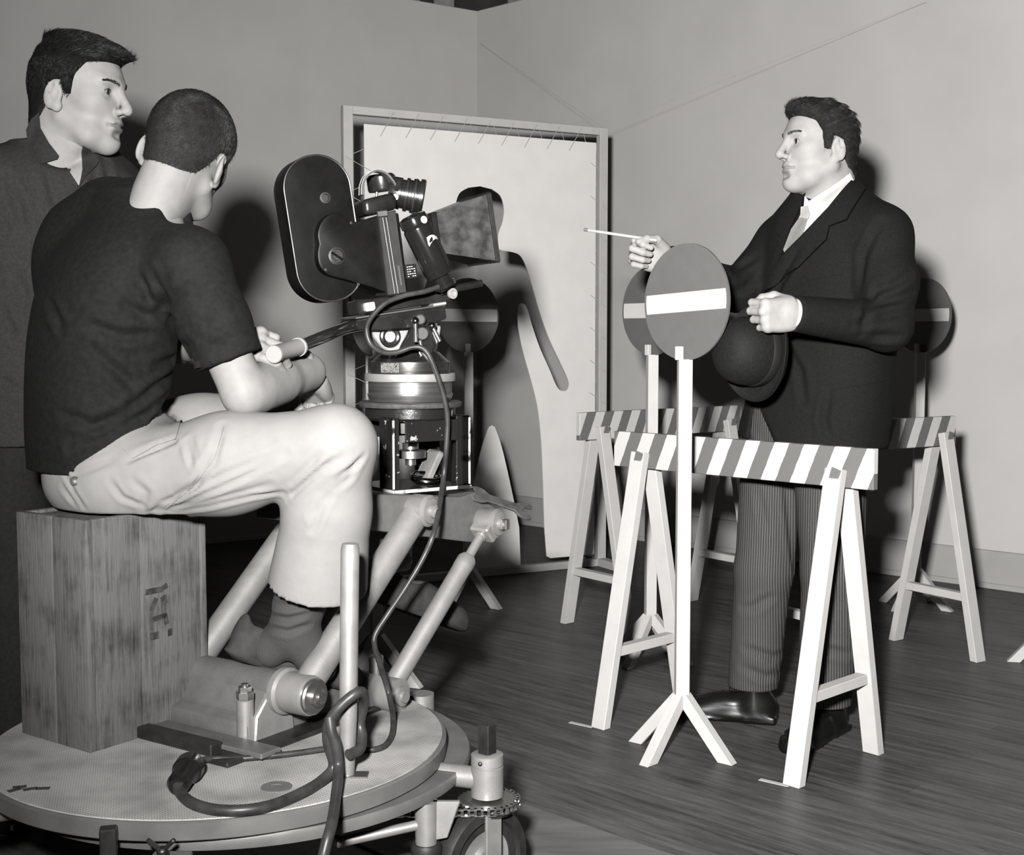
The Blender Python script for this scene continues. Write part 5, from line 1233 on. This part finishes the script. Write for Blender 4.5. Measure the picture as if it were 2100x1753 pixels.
    MB().lathe([(0.066, -0.045), (0.0605, 0.002), (0.0585, 0.002), (0.062, -0.045), (0.066, -0.045)], co, ca, n=48).build('shirt_collar', SHIRT, t)
    TIE = mat('tie_silk', 0.17, 0.35, noise=0.08, scale=50)
    drape('tie', [(1642, 442), (1657, 447), (1648, 476), (1612, 524), (1606, 512), (1622, 470)], bj, TIE, t, off=0.021, thick=0.008, smooth=4)
    drape('tie_knot', [(1642, 424), (1656, 421), (1662, 437), (1657, 449), (1641, 446)], bj, mat('tie_knot', 0.30, 0.35), t, off=0.027, thick=0.010, smooth=4)
    drape('lapel', [(1749, 369), (1772, 394), (1739, 452), (1703, 465), (1697, 492), (1640, 548), (1566, 604), (1576, 584), (1614, 520), (1652, 480), (1700, 430)], bj, SUIT, t, off=0.018, thick=0.012)
    drape('lapel', [(1650, 402), (1636, 420), (1604, 450), (1596, 478), (1606, 486), (1590, 540), (1574, 588), (1592, 560), (1610, 515), (1624, 470), (1640, 436), (1648, 426)], bj, SUIT, t, off=0.016, thick=0.010)
    bj2 = bvh_of(jv, jq)
    drape('pocket_flap', [(1700, 762), (1806, 744), (1811, 782), (1712, 798)], bj2, SUIT, t, off=0.0045, thick=0.005)
    drape('breast_pocket', [(1650, 560), (1728, 546), (1730, 562), (1652, 576)], bj2, SUIT, t, off=0.003, thick=0.003)
    for px, py in ((1649, 686), (1669, 690), (1691, 686)):
        h = bj2.ray_cast(EYE, ray(px, py).normalized())
        if h[0] is not None:
            n_ = h[1] if h[1].dot(ray(px, py)) < 0 else -h[1]
            MB().lathe([(0.0065, -0.002), (0.0068, 0.002), (0.005, 0.003), (0.0035, 0.0022), (0.0, 0.0022)], h[0], n_, n=20).build('button', mat('horn_button', 0.010, 0.15), t)
    # shirt cuff at the near wrist
    MB().path([wl_ + (wl_ - el).normalized() * a for a in (-0.02, 0.004)], [0.037, 0.036], 24).build('shirt_cuff', SHIRT, t)
    # --- trousers
    def pin():
        m = mat('striped_cloth', 0.03, 0.85, bump=0.1, bscale=400, spec=0.2); nt = m.node_tree; N = nt.nodes; L = nt.links; b = N['Principled BSDF']
        g = N.new('ShaderNodeNewGeometry'); sp = N.new('ShaderNodeSeparateXYZ'); L.new(g.outputs['Position'], sp.inputs[0])
        k = N.new('ShaderNodeMath'); k.operation = 'MULTIPLY_ADD'; L.new(sp.outputs['Y'], k.inputs[0]); k.inputs[1].default_value = -0.35; L.new(sp.outputs['X'], k.inputs[2])
        nz = N.new('ShaderNodeTexNoise'); nz.inputs['Scale'].default_value = 300; nz.inputs['Detail'].default_value = 1; 
        cm_ = N.new('ShaderNodeCombineXYZ'); L.new(k.outputs[0], cm_.inputs[0]); mp = N.new('ShaderNodeMapping'); L.new(cm_.outputs[0], mp.inputs[0]); mp.inputs['Scale'].default_value = (1, 1, 1)
        L.new(mp.outputs[0], nz.inputs['Vector'])
        f = N.new('ShaderNodeMath'); f.operation = 'MULTIPLY'; L.new(k.outputs[0], f.inputs[0]); f.inputs[1].default_value = 1 / 0.0068
        fr_ = N.new('ShaderNodeMath'); fr_.operation = 'FRACT'; L.new(f.outputs[0], fr_.inputs[0])
        cr = N.new('ShaderNodeValToRGB'); L.new(fr_.outputs[0], cr.inputs[0]); e = cr.color_ramp.elements
        e[0].position = 0.0; e[0].color = gcol(0.055); e[1].position = 0.30; e[1].color = gcol(0.055)
        for p_, g_ in ((0.36, 0.24), (0.44, 0.24), (0.5, 0.05), (0.66, 0.05), (0.72, 0.13), (0.78, 0.045)):
            x = e.new(p_); x.color = gcol(g_)
        nz2 = N.new('ShaderNodeTexNoise'); nz2.inputs['Scale'].default_value = 500; L.new(g.outputs['Position'], nz2.inputs['Vector'])
        mx = N.new('ShaderNodeMix'); mx.data_type = 'RGBA'; mx.blend_type = 'MULTIPLY'; mx.inputs[0].default_value = 0.6; L.new(cr.outputs[0], mx.inputs[6]); L.new(nz2.outputs['Color'], mx.inputs[7]); 
        L.new(mx.outputs[2], b.inputs['Base Color']); return m
    PIN = pin()
    T_ = Field((0.45, 3.02, 0.05), (1.08, 3.66, 0.95), 0.0055)
    T_.loft([0.74, 0.80, 0.92], [xy(P(1645, 930, 3.345)), xy(P(1650, 900, 3.345)), xy(P(1660, 850, 3.345))], [0.18, 0.175, 0.165], [0.115, 0.118, 0.115], lB, fB, k=0.02)
    kL, kR = P(1708, 1170, 3.22), P(1566, 1170, 3.38)
    T_.chain([hipL, kL, V((0.822, 3.275, 0.10))], [0.098, 0.079, 0.070], k=0.02); T_.chain([hipR, kR, V((0.660, 3.415, 0.10))], [0.090, 0.076, 0.068], k=0.02)
    T_.cutf(lambda p: np.where(p[..., 1] < 3.35 + 0 * p[..., 0], 0.085 - p[..., 2], 0.092 - p[..., 2]))
    tv, tq = T_.polys()
    tv = creases(tv, tq, [[(1580, 1225), (1545, 1245), (1520, 1248)], [(1530, 1330), (1585, 1348), (1618, 1338)], [(1525, 1370), (1570, 1388), (1615, 1380)], [(1606, 930), (1618, 1050), (1630, 1200)], [(1690, 1330), (1745, 1345)], [(1555, 1010), (1575, 1100)], [(1535, 900), (1560, 940), (1590, 950)]], 0.011, 0.006)
    link('trousers', to_mesh('trousers', [(tv, tq)], PIN), None, t)
    # --- shoes
    LEA = mat('black_leather', 0.006, 0.3, coat=0.12, spec=0.4)
    shoes(t, 'shoe', Matrix.Translation((0.598, 3.415, 0.0005)) @ Matrix.Rotation(math.atan2(0.30, -0.95) - math.pi / 2, 4, 'Z') @ Matrix.Scale(0.98, 4), LEA)
    shoes(t, 'shoe', Matrix.Translation((0.795, 3.235, 0.0005)) @ Matrix.Rotation(math.atan2(-0.75, -0.66) - math.pi / 2, 4, 'Z') @ Matrix.Scale(0.98, 4), LEA)
    # --- bowler hat in his near hand
    ax_ = V((-0.845, -0.53, 0.07)).normalized(); ho = P(1561, 722, 3.13)
    FELT = mat('black_felt', 0.008, 0.75, noise=0.3, scale=150, bump=0.1, bscale=400, spec=0.3); RIB = mat('hat_ribbon', 0.014, 0.5)
    hat = thing('bowler_hat', ho, 'black bowler hat held by its brim in the suited man\'s near hand', 'hat')
    s_, u_, _ = basis(ax_)
    nn = 64; rings = [(0.084, 0.002, 0), (0.095, 0.0, 0), (0.108, 0.001, 0.3), (0.117, 0.005, 0.8), (0.122, 0.012, 1.0), (0.1235, 0.016, 1.0), (0.1225, 0.0175, 1.0), (0.119, 0.0135, 1.0), (0.112, 0.0075, 0.8), (0.100, 0.0035, 0.3), (0.086, 0.005, 0)]
    mb = MB(); vs = []
    for r, z, kf in rings:
        for k in range(nn):
            a = 2 * math.pi * k / nn; lift = 0.013 * kf * math.cos(a) ** 2 - 0.006 * kf * math.sin(a) ** 2
            vs.append(ho + s_ * (r * 0.93 * math.cos(a)) + u_ * (r * 1.0 * math.sin(a)) + ax_ * (z + lift))
    fs = [(i * nn + k, i * nn + (k + 1) % nn, (i + 1) * nn + (k + 1) % nn, (i + 1) * nn + k) for i in range(len(rings) - 1) for k in range(nn)]
    mb._add(vs, fs).build('brim', FELT, hat)
    prof = [(0.083, 0.002), (0.0835, 0.020), (0.0845, 0.045), (0.083, 0.065), (0.078, 0.085), (0.069, 0.103), (0.055, 0.117), (0.036, 0.126), (0.016, 0.130), (0.0, 0.1305)]
    MB().lathe(prof, ho, ax_, n=56, sx=0.92).build('crown', FELT, hat, angle=80)
    MB().lathe([(0.0845, 0.004), (0.0858, 0.006), (0.0862, 0.028), (0.0848, 0.030)], ho, ax_, n=56, sx=0.92).build('ribbon', RIB, hat)
    # --- pointing stick
    q0 = MR @ V((0.047, 0.082, -0.052)); tip = P(1200, 471, 3.20); d_ = (q0 - tip).normalized(); end = q0 + d_ * 0.022
    stk = thing('stick', tip, 'thin pale stick in the suited man\'s raised far hand', 'stick')
    MB().lathe([(0.0, 0.0), (0.0030, 0.0), (0.0036, 0.001), (0.0045, (end - tip).length), (0.0, (end - tip).length)], tip, d_, n=14).build('rod', mat('stick_wood', 0.34, 0.5), stk)
    MB().lathe([(0.0, -0.004), (0.0033, -0.0035), (0.0040, -0.001), (0.0040, 0.006), (0.0, 0.006)], tip, d_, n=14).build('tip', mat('stick_tip', 0.10, 0.4), stk)
man_right()

# ================================================================== the standing man at the left
def man_left():
    SK = skin('skin_tan', 0.235); HAIR = mat('hair_black', 0.010, 0.45, noise=0.5, scale=60)
    COAT = mat('work_coat', 0.025, 0.85, noise=0.2, scale=160, bump=0.12, bscale=400, spec=0.2); SH = mat('work_shirt', 0.018, 0.8, noise=0.2, scale=160, bump=0.1, bscale=400, spec=0.2)
    fB = V((0.45, -0.89, 0)).normalized(); lB = V((0.89, 0.45, 0)).normalized()
    t = thing('person', V((-1.02, 2.86, 0)), 'dark-haired man in a dark work coat standing behind the seated man', 'person')
    lv = [(92, 905, 2.87), (95, 800, 2.86), (98, 690, 2.86), (104, 560, 2.85), (112, 450, 2.85), (120, 375, 2.85), (128, 335, 2.855), (134, 308, 2.86)]
    C_ = [P(*q) for q in lv]; RX = [0.215, 0.205, 0.195, 0.20, 0.205, 0.185, 0.14, 0.09]; RY = [0.15, 0.145, 0.14, 0.14, 0.14, 0.12, 0.10, 0.075]
    J = Field((-1.46, 2.55, 0.76), (-0.62, 3.20, 1.52), 0.0055)
    J.loft([c.z for c in C_], [xy(c) for c in C_], RX, RY, lB, fB, k=0.01)
    sl, el, wl_ = P(222, 384, 2.94), P(245, 640, 2.98), P(225, 860, 2.93)
    sr, er, wr_ = P(8, 372, 2.76), P(-50, 620, 2.80), P(-95, 840, 2.84)
    J.chain([P(170, 338, 2.90), sl], [0.05, 0.064], k=0.05); J.chain([sl, el, wl_], [0.070, 0.060, 0.050], k=0.03)
    J.chain([P(80, 335, 2.81), sr], [0.05, 0.066], k=0.05); J.chain([sr, er, wr_], [0.072, 0.062, 0.052], k=0.03)
    J.ell(P(125, 296, 2.745), (0.055, 0.06, 0.05), k=0.012, sub=True); J.cone(P(128, 300, 2.72), P(160, 374, 2.685), 0.046, 0.008, k=0.008, sub=True)
    jv, jq = J.polys()
    jv = creases(jv, jq, [[(15, 360), (40, 430), (60, 520)], [(95, 340), (115, 420), (130, 470)], [(162, 382), (161, 430), (160, 480)], [(215, 320), (225, 380), (230, 430)], [(30, 560), (50, 600), (40, 660)], [(10, 640), (30, 700)], [(200, 345), (190, 400)], [(70, 470), (85, 560)], [(0, 780), (40, 800)]], 0.010, 0.006)
    link('coat', to_mesh('coat', [(jv, jq)], COAT), None, t)
    HM = Matrix.Translation(P(162, 196, 2.80)) @ frame((0.985, -0.16, -0.10), (-0.02, 0.0, 1)) @ Matrix.Scale(1.02, 4)
    H = head_parts(jaw=0.98, nose=1.2, full=-0.002, neck=(0.051, 0.054), neck_to=(0, -0.055, -0.21)); hv, hq = H.polys()
    Bd = Field((-1.44, 2.60, 0.02), (-0.68, 3.15, 1.46), 0.009)
    Bd.loft([c.z for c in C_], [xy(c) for c in C_], [r - 0.022 for r in RX], [r - 0.020 for r in RY], lB, fB, k=0.02)
    Bd.chain([sl, el, wl_], [0.05, 0.042, 0.03], k=0.03); Bd.chain([sr, er, wr_], [0.05, 0.042, 0.03], k=0.03)
    hl, hr = V((-0.93, 2.90, 0.86)), V((-1.12, 2.81, 0.86)); al, ar = V((-0.93, 2.89, 0.08)), V((-1.13, 2.80, 0.08))
    Bd.chain([hl, al], [0.075, 0.04], k=0.03); Bd.chain([hr, ar], [0.075, 0.04], k=0.03)
    bv_, bq = Bd.polys(); th = [(0.030, 0.018, -0.012), (0.046, 0.050, -0.022), (0.048, 0.078, -0.030), (0.044, 0.102, -0.036)]
    HD, _, _ = hand_parts([(25, 35, 15)] * 4, th); dv, dq = HD.polys()
    make_body(t, 'body', [(hv, hq, HM), (bv_, bq), (dv, dq, hand_matrix(wl_, (0, -0.1, -1), (0.5, -0.8, 0), False)), (dv, dq, hand_matrix(wr_, (0, -0.1, -1), (0.3, -0.9, 0), True))], SK, hv)
    put_eyes(t, HM, (0.0, -0.02), mat('eye_white_b', 0.17, 0.3)); put_brows(t, HM, hv, hq, mat('brow_black', 0.022, 0.6), dz=-0.002, n=420)
    S = skull_field(0.010); S.ell((0.0, 0.045, 0.098), (0.050, 0.045, 0.020), k=0.02); S.ell((0.0, 0.088, 0.088), (0.036, 0.020, 0.013), k=0.015); S.ell((0.0, -0.02, 0.112), (0.055, 0.06, 0.018), k=0.02)
    hairline(S, [-0.14, -0.085, -0.055, -0.040, -0.033, 0.0, 0.004, 0.018, 0.026, 0.045, 0.075, 0.13], [-0.085, -0.078, -0.060, -0.030, 0.012, 0.018, -0.008, -0.010, 0.030, 0.060, 0.068, 0.072])
    sv, sq = S.polys()
    def fl(o):
        d = np.tile(np.array([0, 0.35, 0.0]), (len(o), 1)); d[:, 1] = np.where(o[:, 2] > 0.07, 1.0, -0.5); d[:, 2] = np.where(o[:, 2] > 0.07, 0.25, -0.8); return d
    st_ = strands(sv, sq, None, 13000, lambda o: np.where(o[:, 2] > 0.07, 0.022, 0.013), fl, rad_=0.00042, lift=0.16, seed=8, jit=0.22)
    link('hair', to_mesh('hair', [(sv, sq, HM), (st_[0], st_[1], HM)], [mat(HAIR.name + '_shell', HSH[HAIR.name], 0.9, noise=0.3, scale=80, spec=0.1), HAIR], mi=np.r_[np.zeros(len(sq)), np.ones(len(st_[1]))]), None, t)
    hw = (np.array(HM)[:3, :3] @ hv.T).T + np.array(HM)[:3, 3]; bj = bvh_join([(jv, jq), (hw, hq), (bv_, bq)])
    drape('chest', [(84, 258), (121, 319), (162, 381), (170, 346), (169, 300), (140, 288)], bj, SK, t, off=0.004, thick=0.012, step=4, smooth=5)
    drape('shirt_collar', [(80, 230), (83, 262), (100, 292), (121, 319), (118, 326), (88, 335), (66, 333), (58, 300), (53, 266), (64, 244)], bj, SH, t, off=0.012, thick=0.006, step=4, smooth=14)
    drape('shirt_collar', [(170, 296), (184, 304), (202, 330), (198, 339), (175, 362), (163, 381), (169, 346), (167, 312)], bj, SH, t, off=0.012, thick=0.006, step=4, smooth=14)
    bj2 = bvh_of(jv, jq)
    drape('placket', [(158, 380), (166, 380), (166, 470), (158, 470)], bj2, SH, t, off=0.004, thick=0.004, step=4)
    for py in (410, 455):
        h = bj2.ray_cast(EYE, ray(163, py).normalized())
        if h[0] is not None: MB().lathe([(0.006, -0.002), (0.006, 0.006), (0.0, 0.0065)], h[0], -ray(163, py).normalized(), n=16).build('button', mat('horn_button', 0.01), t)
    TR = mat('dark_trousers', 0.014, 0.85, noise=0.2, scale=120, spec=0.2)
    T_ = Field((-1.30, 2.62, 0.03), (-0.72, 3.08, 0.98), 0.008)
    T_.loft([0.76, 0.86, 0.95], [xy(C_[0])] * 3, [0.18, 0.175, 0.17], [0.12, 0.12, 0.12], lB, fB, k=0.02)
    T_.chain([hl, hl.lerp(al, 0.5), al], [0.098, 0.085, 0.085], k=0.02); T_.chain([hr, hr.lerp(ar, 0.5), ar], [0.098, 0.085, 0.085], k=0.02); T_.cut((0, 0, 0.05), (0, 0, -1))
    tv, tq = T_.polys(); link('trousers', to_mesh('trousers', [(tv, tq)], TR), None, t)
    LEA = mat('black_leather', 0.008)
    shoes(t, 'shoe', Matrix.Translation((al.x + 0.02, al.y - 0.05, 0.0005)) @ Matrix.Rotation(math.atan2(-0.89, 0.45) - math.pi / 2, 4, 'Z'), LEA); shoes(t, 'shoe', Matrix.Translation((ar.x + 0.02, ar.y - 0.05, 0.0005)) @ Matrix.Rotation(math.atan2(-0.89, 0.35) - math.pi / 2, 4, 'Z'), LEA)
man_left()

# ================================================================== the seated camera operator
def man_seated():
    SK = skin('skin_mid', 0.195); HAIR = mat('hair_cropped', 0.014, 0.5, noise=0.5, scale=60)
    SH = mat('knit_shirt', 0.0062, 0.85, noise=0.35, scale=90, bump=0.15, bscale=500, spec=0.25); TR = mat('pale_trousers', 0.205, 0.85, noise=0.04, scale=40, bump=0.08, bscale=600, spec=0.2)
    fB = V((0.75, 0.66, 0)).normalized(); rB = V((0.66, -0.75, 0)).normalized()
    t = thing('person', V((-0.79, 2.43, DZ + 0.003 + BH)), 'seated man in a black short-sleeved shirt and pale trousers, back to the photographer', 'person')
    lv = [(200, 960, 2.46), (198, 880, 2.46), (200, 780, 2.455), (210, 690, 2.45), (226, 600, 2.45), (252, 520, 2.46), (276, 465, 2.48), (298, 425, 2.49), (308, 398, 2.495)]
    C_ = [P(*q) for q in lv]; RX = [0.160, 0.158, 0.158, 0.165, 0.178, 0.175, 0.145, 0.094, 0.066]; RY = [0.120, 0.124, 0.125, 0.128, 0.125, 0.112, 0.096, 0.076, 0.064]
    J = Field((-1.10, 2.05, 0.74), (-0.40, 2.85, 1.42), 0.005)
    J.loft([c.z for c in C_], [xy(c) for c in C_], RX, RY, rB, fB, k=0.01)
    sr, er = P(392, 545, 2.335), P(500, 806, 2.34); slv = sr.lerp(er, 0.74)
    J.chain([P(345, 492, 2.41), sr], [0.045, 0.062], k=0.05); J.chain([sr, sr.lerp(er, 0.45)], [0.068, 0.063], k=0.03); J.cone(sr.lerp(er, 0.45), slv, 0.063, 0.062, k=0.02, cap=True)
    sl, el, wl_ = P(178, 478, 2.62), P(320, 690, 2.77), P(462, 718, 2.455)
    J.chain([P(300, 418, 2.50), P(225, 440, 2.57), sl], [0.050, 0.060, 0.066], k=0.06); J.ell(P(150, 545, 2.58), (0.075, 0.075, 0.10), k=0.07); J.cone(P(266, 428, 2.49), P(300, 450, 2.43), 0.044, 0.040, k=0.04); J.ell(P(392, 432, 2.40), (0.05, 0.07, 0.036), k=0.015, sub=True); J.chain([sl, sl.lerp(el, 0.75)], [0.068, 0.062], k=0.03)
    # hem slanting up towards the belly
    a, b, c = P(45, 912, 2.58), P(185, 950, 2.33), P(372, 846, 2.33); n_ = (b - a).cross(c - a); n_ = n_ if n_.z < 0 else -n_
    J.cutf(lambda p: np.where(p[..., 2] < 1.0, ((p - np.array(a, np.float32)) @ np.array(n_.normalized(), np.float32)), -1.0))
    jv, jq = J.polys()
    jv = creases(jv, jq, [[(275, 560), (300, 590), (318, 640)], [(258, 628), (295, 645), (328, 650)], [(180, 665), (250, 690), (310, 688)], [(190, 720), (250, 770), (280, 800)], [(320, 750), (365, 735), (390, 700)], [(140, 905), (230, 860), (330, 800)], [(150, 925), (250, 880), (350, 830)], [(210, 880), (290, 850), (360, 800)], [(130, 850), (190, 870), (240, 850)], [(330, 640), (360, 610), (380, 590)], [(310, 560), (330, 600), (335, 650)], [(100, 620), (130, 680)], [(270, 830), (340, 780), (375, 740)]], 0.010, 0.0075)
    jv = creases(jv, jq, [[(330, 560), (345, 640), (365, 700)], [(420, 640), (450, 660)], [(440, 720), (470, 700)]], 0.014, 0.006)
    link('shirt', to_mesh('shirt', [(jv, jq)], SH), None, t)
    # head
    R_ = V((0.945, -0.13, -0.30)).normalized(); f_ = V((0.14, 0.96, -0.22)); f_ = (f_ - R_ * f_.dot(R_)).normalized(); u_ = R_.cross(f_)
    HM = Matrix.Translation(P(383, 318, 2.50)) @ Matrix((R_, f_, u_)).transposed().to_4x4() @ Matrix.Scale(1.0, 4)
    nb = HM.inverted() @ P(318, 430, 2.48)
    H = head_parts(neck=(0.047, 0.052), neck_to=tuple(nb), ear=0.98); hv, hq = H.polys()
    # arms
    wr_ = P(628, 763, 2.58)
    A = Field((-0.98, 2.10, 0.85), (-0.30, 2.95, 1.30), 0.005)
    A.chain([sr, er], [0.048, 0.041], k=0.006); A.cone(er, wr_, 0.041, 0.040, k=0.01); A.cone(er.lerp(wr_, 0.15), er.lerp(wr_, 0.5), 0.041, 0.037, k=0.03)
    A.chain([sl, el], [0.052, 0.045], k=0.02); A.chain([el, el.lerp(wl_, 0.4), wl_], [0.045, 0.042, 0.028], k=0.02)
    A.loft([c.z for c in C_[1:]], [xy(c) for c in C_[1:]], [r - 0.016 for r in RX[1:]], [r - 0.016 for r in RY[1:]], rB, fB, k=0.03)
    av, aq = A.polys()
    th = [(0.030, 0.018, -0.012), (0.048, 0.048, -0.026), (0.052, 0.072, -0.044), (0.044, 0.088, -0.060)]
    HL, _, _ = hand_parts([(48, 52, 30), (52, 54, 32), (54, 56, 34), (56, 58, 34)], th); lv_, lq = HL.polys()
    ML = hand_matrix(P(462, 716, 2.44), (0.86, -0.40, 0.12), (-0.25, -0.5, -0.8), False, 0.92)
    th2 = [(0.026, 0.018, -0.012), (0.036, 0.042, -0.028), (0.028, 0.062, -0.044), (0.010, 0.072, -0.054)]; HR, _, _ = hand_parts([(70, 80, 40)] * 4, th2); rv, rq = HR.polys()
    MR = hand_matrix(wr_ + V((0.0, 0.022, -0.008)), (0.10, 0.80, -0.60), (-0.9, 0.1, 0.1), True, 0.92)
    make_body(t, 'body', [(hv, hq, HM), (av, aq), (lv_, lq, ML), (rv, rq, MR)], SK, hv)
    put_eyes(t, HM)
    S = skull_field(0.006); hairline(S, [-0.14, -0.085, -0.055, -0.040, -0.033, 0.0, 0.004, 0.018, 0.026, 0.045, 0.075, 0.11], [-0.060, -0.056, -0.046, -0.026, 0.014, 0.020, -0.010, -0.010, 0.036, 0.062, 0.070, 0.074])
    sv, sq = S.polys(); wh_ = np.array([0.035, -0.062, 0.088])
    def fl(o):
        d = o - wh_; d /= np.linalg.norm(d, axis=1)[:, None] + 1e-6; s_ = np.cross(d, o / np.linalg.norm(o, axis=1)[:, None]); return d + 0.35 * s_
    st_ = strands(sv, sq, None, 22000, lambda o: np.where(o[:, 2] > 0.03, 0.014, 0.009), fl, rad_=0.00040, lift=0.20, seed=11, jit=0.12)
    link('hair', to_mesh('hair', [(sv, sq, HM), (st_[0], st_[1], HM)], [mat(HAIR.name + '_shell', HSH[HAIR.name], 0.9, noise=0.3, scale=80, spec=0.1), HAIR], mi=np.r_[np.zeros(len(sq)), np.ones(len(st_[1]))]), None, t)
    # trousers
    hR, kR, aR = P(262, 984, 2.38), P(688, 914, 2.29), P(652, 1200, 2.36); hL, kL, aL = P(205, 925, 2.55), P(606, 868, 2.76), P(790, 1185, 2.74)
    T_ = Field((-1.02, 2.02, 0.42), (-0.12, 2.95, 1.02), 0.0052)
    T_.ell(P(232, 985, 2.46), (0.128, 0.140, 0.088), k=0.02); T_.ell(P(236, 920, 2.46), (0.130, 0.130, 0.10), k=0.04)
    T_.chain([hR, hR.lerp(kR, 0.5), kR], [0.090, 0.086, 0.070], k=0.05); T_.chain([kR, kR.lerp(aR, 0.45)], [0.070, 0.079], k=0.03); T_.cone(kR.lerp(aR, 0.45), aR, 0.079, 0.094, k=0.02, cap=True)
    T_.chain([hL, hL.lerp(kL, 0.5), kL], [0.088, 0.080, 0.068], k=0.05); T_.chain([kL, kL.lerp(aL, 0.5)], [0.068, 0.066], k=0.03); T_.cone(kL.lerp(aL, 0.5), aL, 0.066, 0.072, k=0.02, cap=True)
    T_.cut((0, 0, DZ + 0.003 + BH + 0.002), (0, 0, -1)) if False else T_.cutf(lambda p: np.where(p[..., 0] < -0.60, (DZ + 0.003 + BH + 0.002) - p[..., 2], -1.0))
    tv, tq = T_.polys()
    tv = creases(tv, tq, [[(360, 1010), (420, 990), (520, 950), (590, 920)], [(300, 1050), (400, 1035), (500, 1010), (560, 990)], [(455, 870), (440, 920), (400, 990), (340, 1040)], [(590, 1020), (640, 985), (680, 950)], [(600, 990), (640, 950), (655, 930)], [(690, 1000), (715, 980), (740, 940)], [(130, 1000), (160, 1040)], [(270, 985), (300, 1010), (290, 1050)], [(260, 940), (320, 920), (360, 905)], [(640, 1060), (680, 1010)], [(390, 900), (400, 940)], [(670, 960), (710, 930)], [(150, 975), (190, 960), (230, 945)]], 0.007, 0.0036)
    tv = creases(tv, tq, [[(345, 1046), (430, 1010), (520, 968), (600, 925)], [(330, 1055), (420, 1042), (520, 1018), (590, 1008)], [(300, 1062), (335, 1030), (400, 1000), (440, 950), (458, 890)], [(600, 1015), (640, 975), (690, 935)], [(225, 985), (250, 1020), (300, 1040)], [(380, 905), (395, 960)], [(130, 960), (150, 1010), (175, 1045)], [(360, 905), (300, 930), (255, 950)], [(690, 985), (720, 960), (752, 930)], [(640, 1090), (665, 1040)]], 0.0055, 0.0042)
    tr = link('trousers', to_mesh('trousers', [(tv, tq)], TR), None, t); bt = bvh_of(tv, tq)
    drape('pocket_flap', [(250, 918), (300, 890), (356, 850), (372, 862), (362, 900), (320, 912), (272, 940)], bt, TR, t, off=0.004, thick=0.005)
    # side seam along the thigh and shin: a raised welt
    for a_, b_ in (((455, 870), (445, 925)),):
        drape('side_seam', [(456, 872), (460, 874), (440, 940), (395, 1000), (340, 1044), (336, 1040), (390, 996), (436, 936)], bt, TR, t, off=0.002, thick=0.003)
    h = bt.ray_cast(EYE, ray(153, 986).normalized())
    if h[0] is not None: MB().lathe([(0.0085, -0.002), (0.0088, 0.003), (0.007, 0.004), (0.005, 0.0028), (0.0, 0.0028)], h[0], -ray(153, 986).normalized(), n=20).build('button', mat('bone_button', 0.06, 0.4), t)
    h = bt.ray_cast(EYE, ray(397, 748).normalized())
    drape('belt', [(384, 742), (410, 738), (414, 752), (388, 756)], bvh_join([(tv, tq), (jv, jq)]), mat('belt_leather', 0.02, 0.3), t, off=0.008, thick=0.006)
    # right sock and shoe, resting on the casting
    SO = mat('sock_knit', 0.040, 0.9, bump=0.3, bscale=60, stretch=(6, 6, 0.6)); sk = Field((-0.60, 2.20, 0.34), (-0.25, 2.60, 0.68), 0.004)
    an, he, to = P(604, 1290, 2.385), P(556, 1330, 2.395), P(655, 1366, 2.40)
    sk.chain([P(640, 1180, 2.365), P(614, 1240, 2.38), an], [0.054, 0.048, 0.045], k=0.01); sk.chain([an, he], [0.042, 0.036], k=0.01); sk.chain([an, to], [0.043, 0.034], k=0.015)
    kv, kq = sk.polys(); kv = creases(kv, kq, [[(555, 1238), (600, 1244), (630, 1240)], [(548, 1262), (590, 1270), (632, 1258)], [(540, 1285), (590, 1296), (640, 1280)]], 0.006, 0.005); link('sock', to_mesh('sock', [(kv, kq)], SO), None, t)
    SU = mat('suede', 0.035, 0.85, noise=0.25, scale=40, bump=0.15, bscale=300, spec=0.2)
    def loafer(h0, t0, nm):
        d = (t0 - h0).normalized(); s_, u_, _ = basis(d, UPZ); Mx = Matrix((s_, d, u_)).transposed().to_4x4(); Mx.translation = h0 + d * 0.11 - u_ * 0.0
        F = Field((-0.07, -0.16, -0.005), (0.07, 0.20, 0.14), 0.003)
        F.ell((0, 0.075, 0.010), (0.048, 0.095, 0.011), k=0.01); F.ell((0, -0.045, 0.012), (0.038, 0.095, 0.011), k=0.01)
        F.ell((0, 0.095, 0.028), (0.045, 0.075, 0.032), k=0.02); F.ell((0, 0.0, 0.038), (0.044, 0.10, 0.042), k=0.03); F.ell((0, -0.085, 0.040), (0.040, 0.050, 0.045), k=0.02)
        F.ell((0, -0.055, 0.085), (0.032, 0.065, 0.050), k=0.006, sub=True); F.ell((0, -0.122, 0.060), (0.022, 0.010, 0.028), k=0.010); F.cut((0, 0, 0), (0, 0, -1))
        v, q = F.polys(); return link(nm, to_mesh(nm, [(v, q, Mx)], SU), None, t)
    loafer(P(486, 1352, 2.385), P(665, 1402, 2.49), 'shoe')
    loafer(P(768, 1232, 2.70), P(850, 1262, 2.78), 'shoe')
    sk2 = MB().path([aL.lerp(kL, 0.1), P(795, 1225, 2.725)], [0.042, 0.040], 20).build('sock', SO, t)
man_seated()
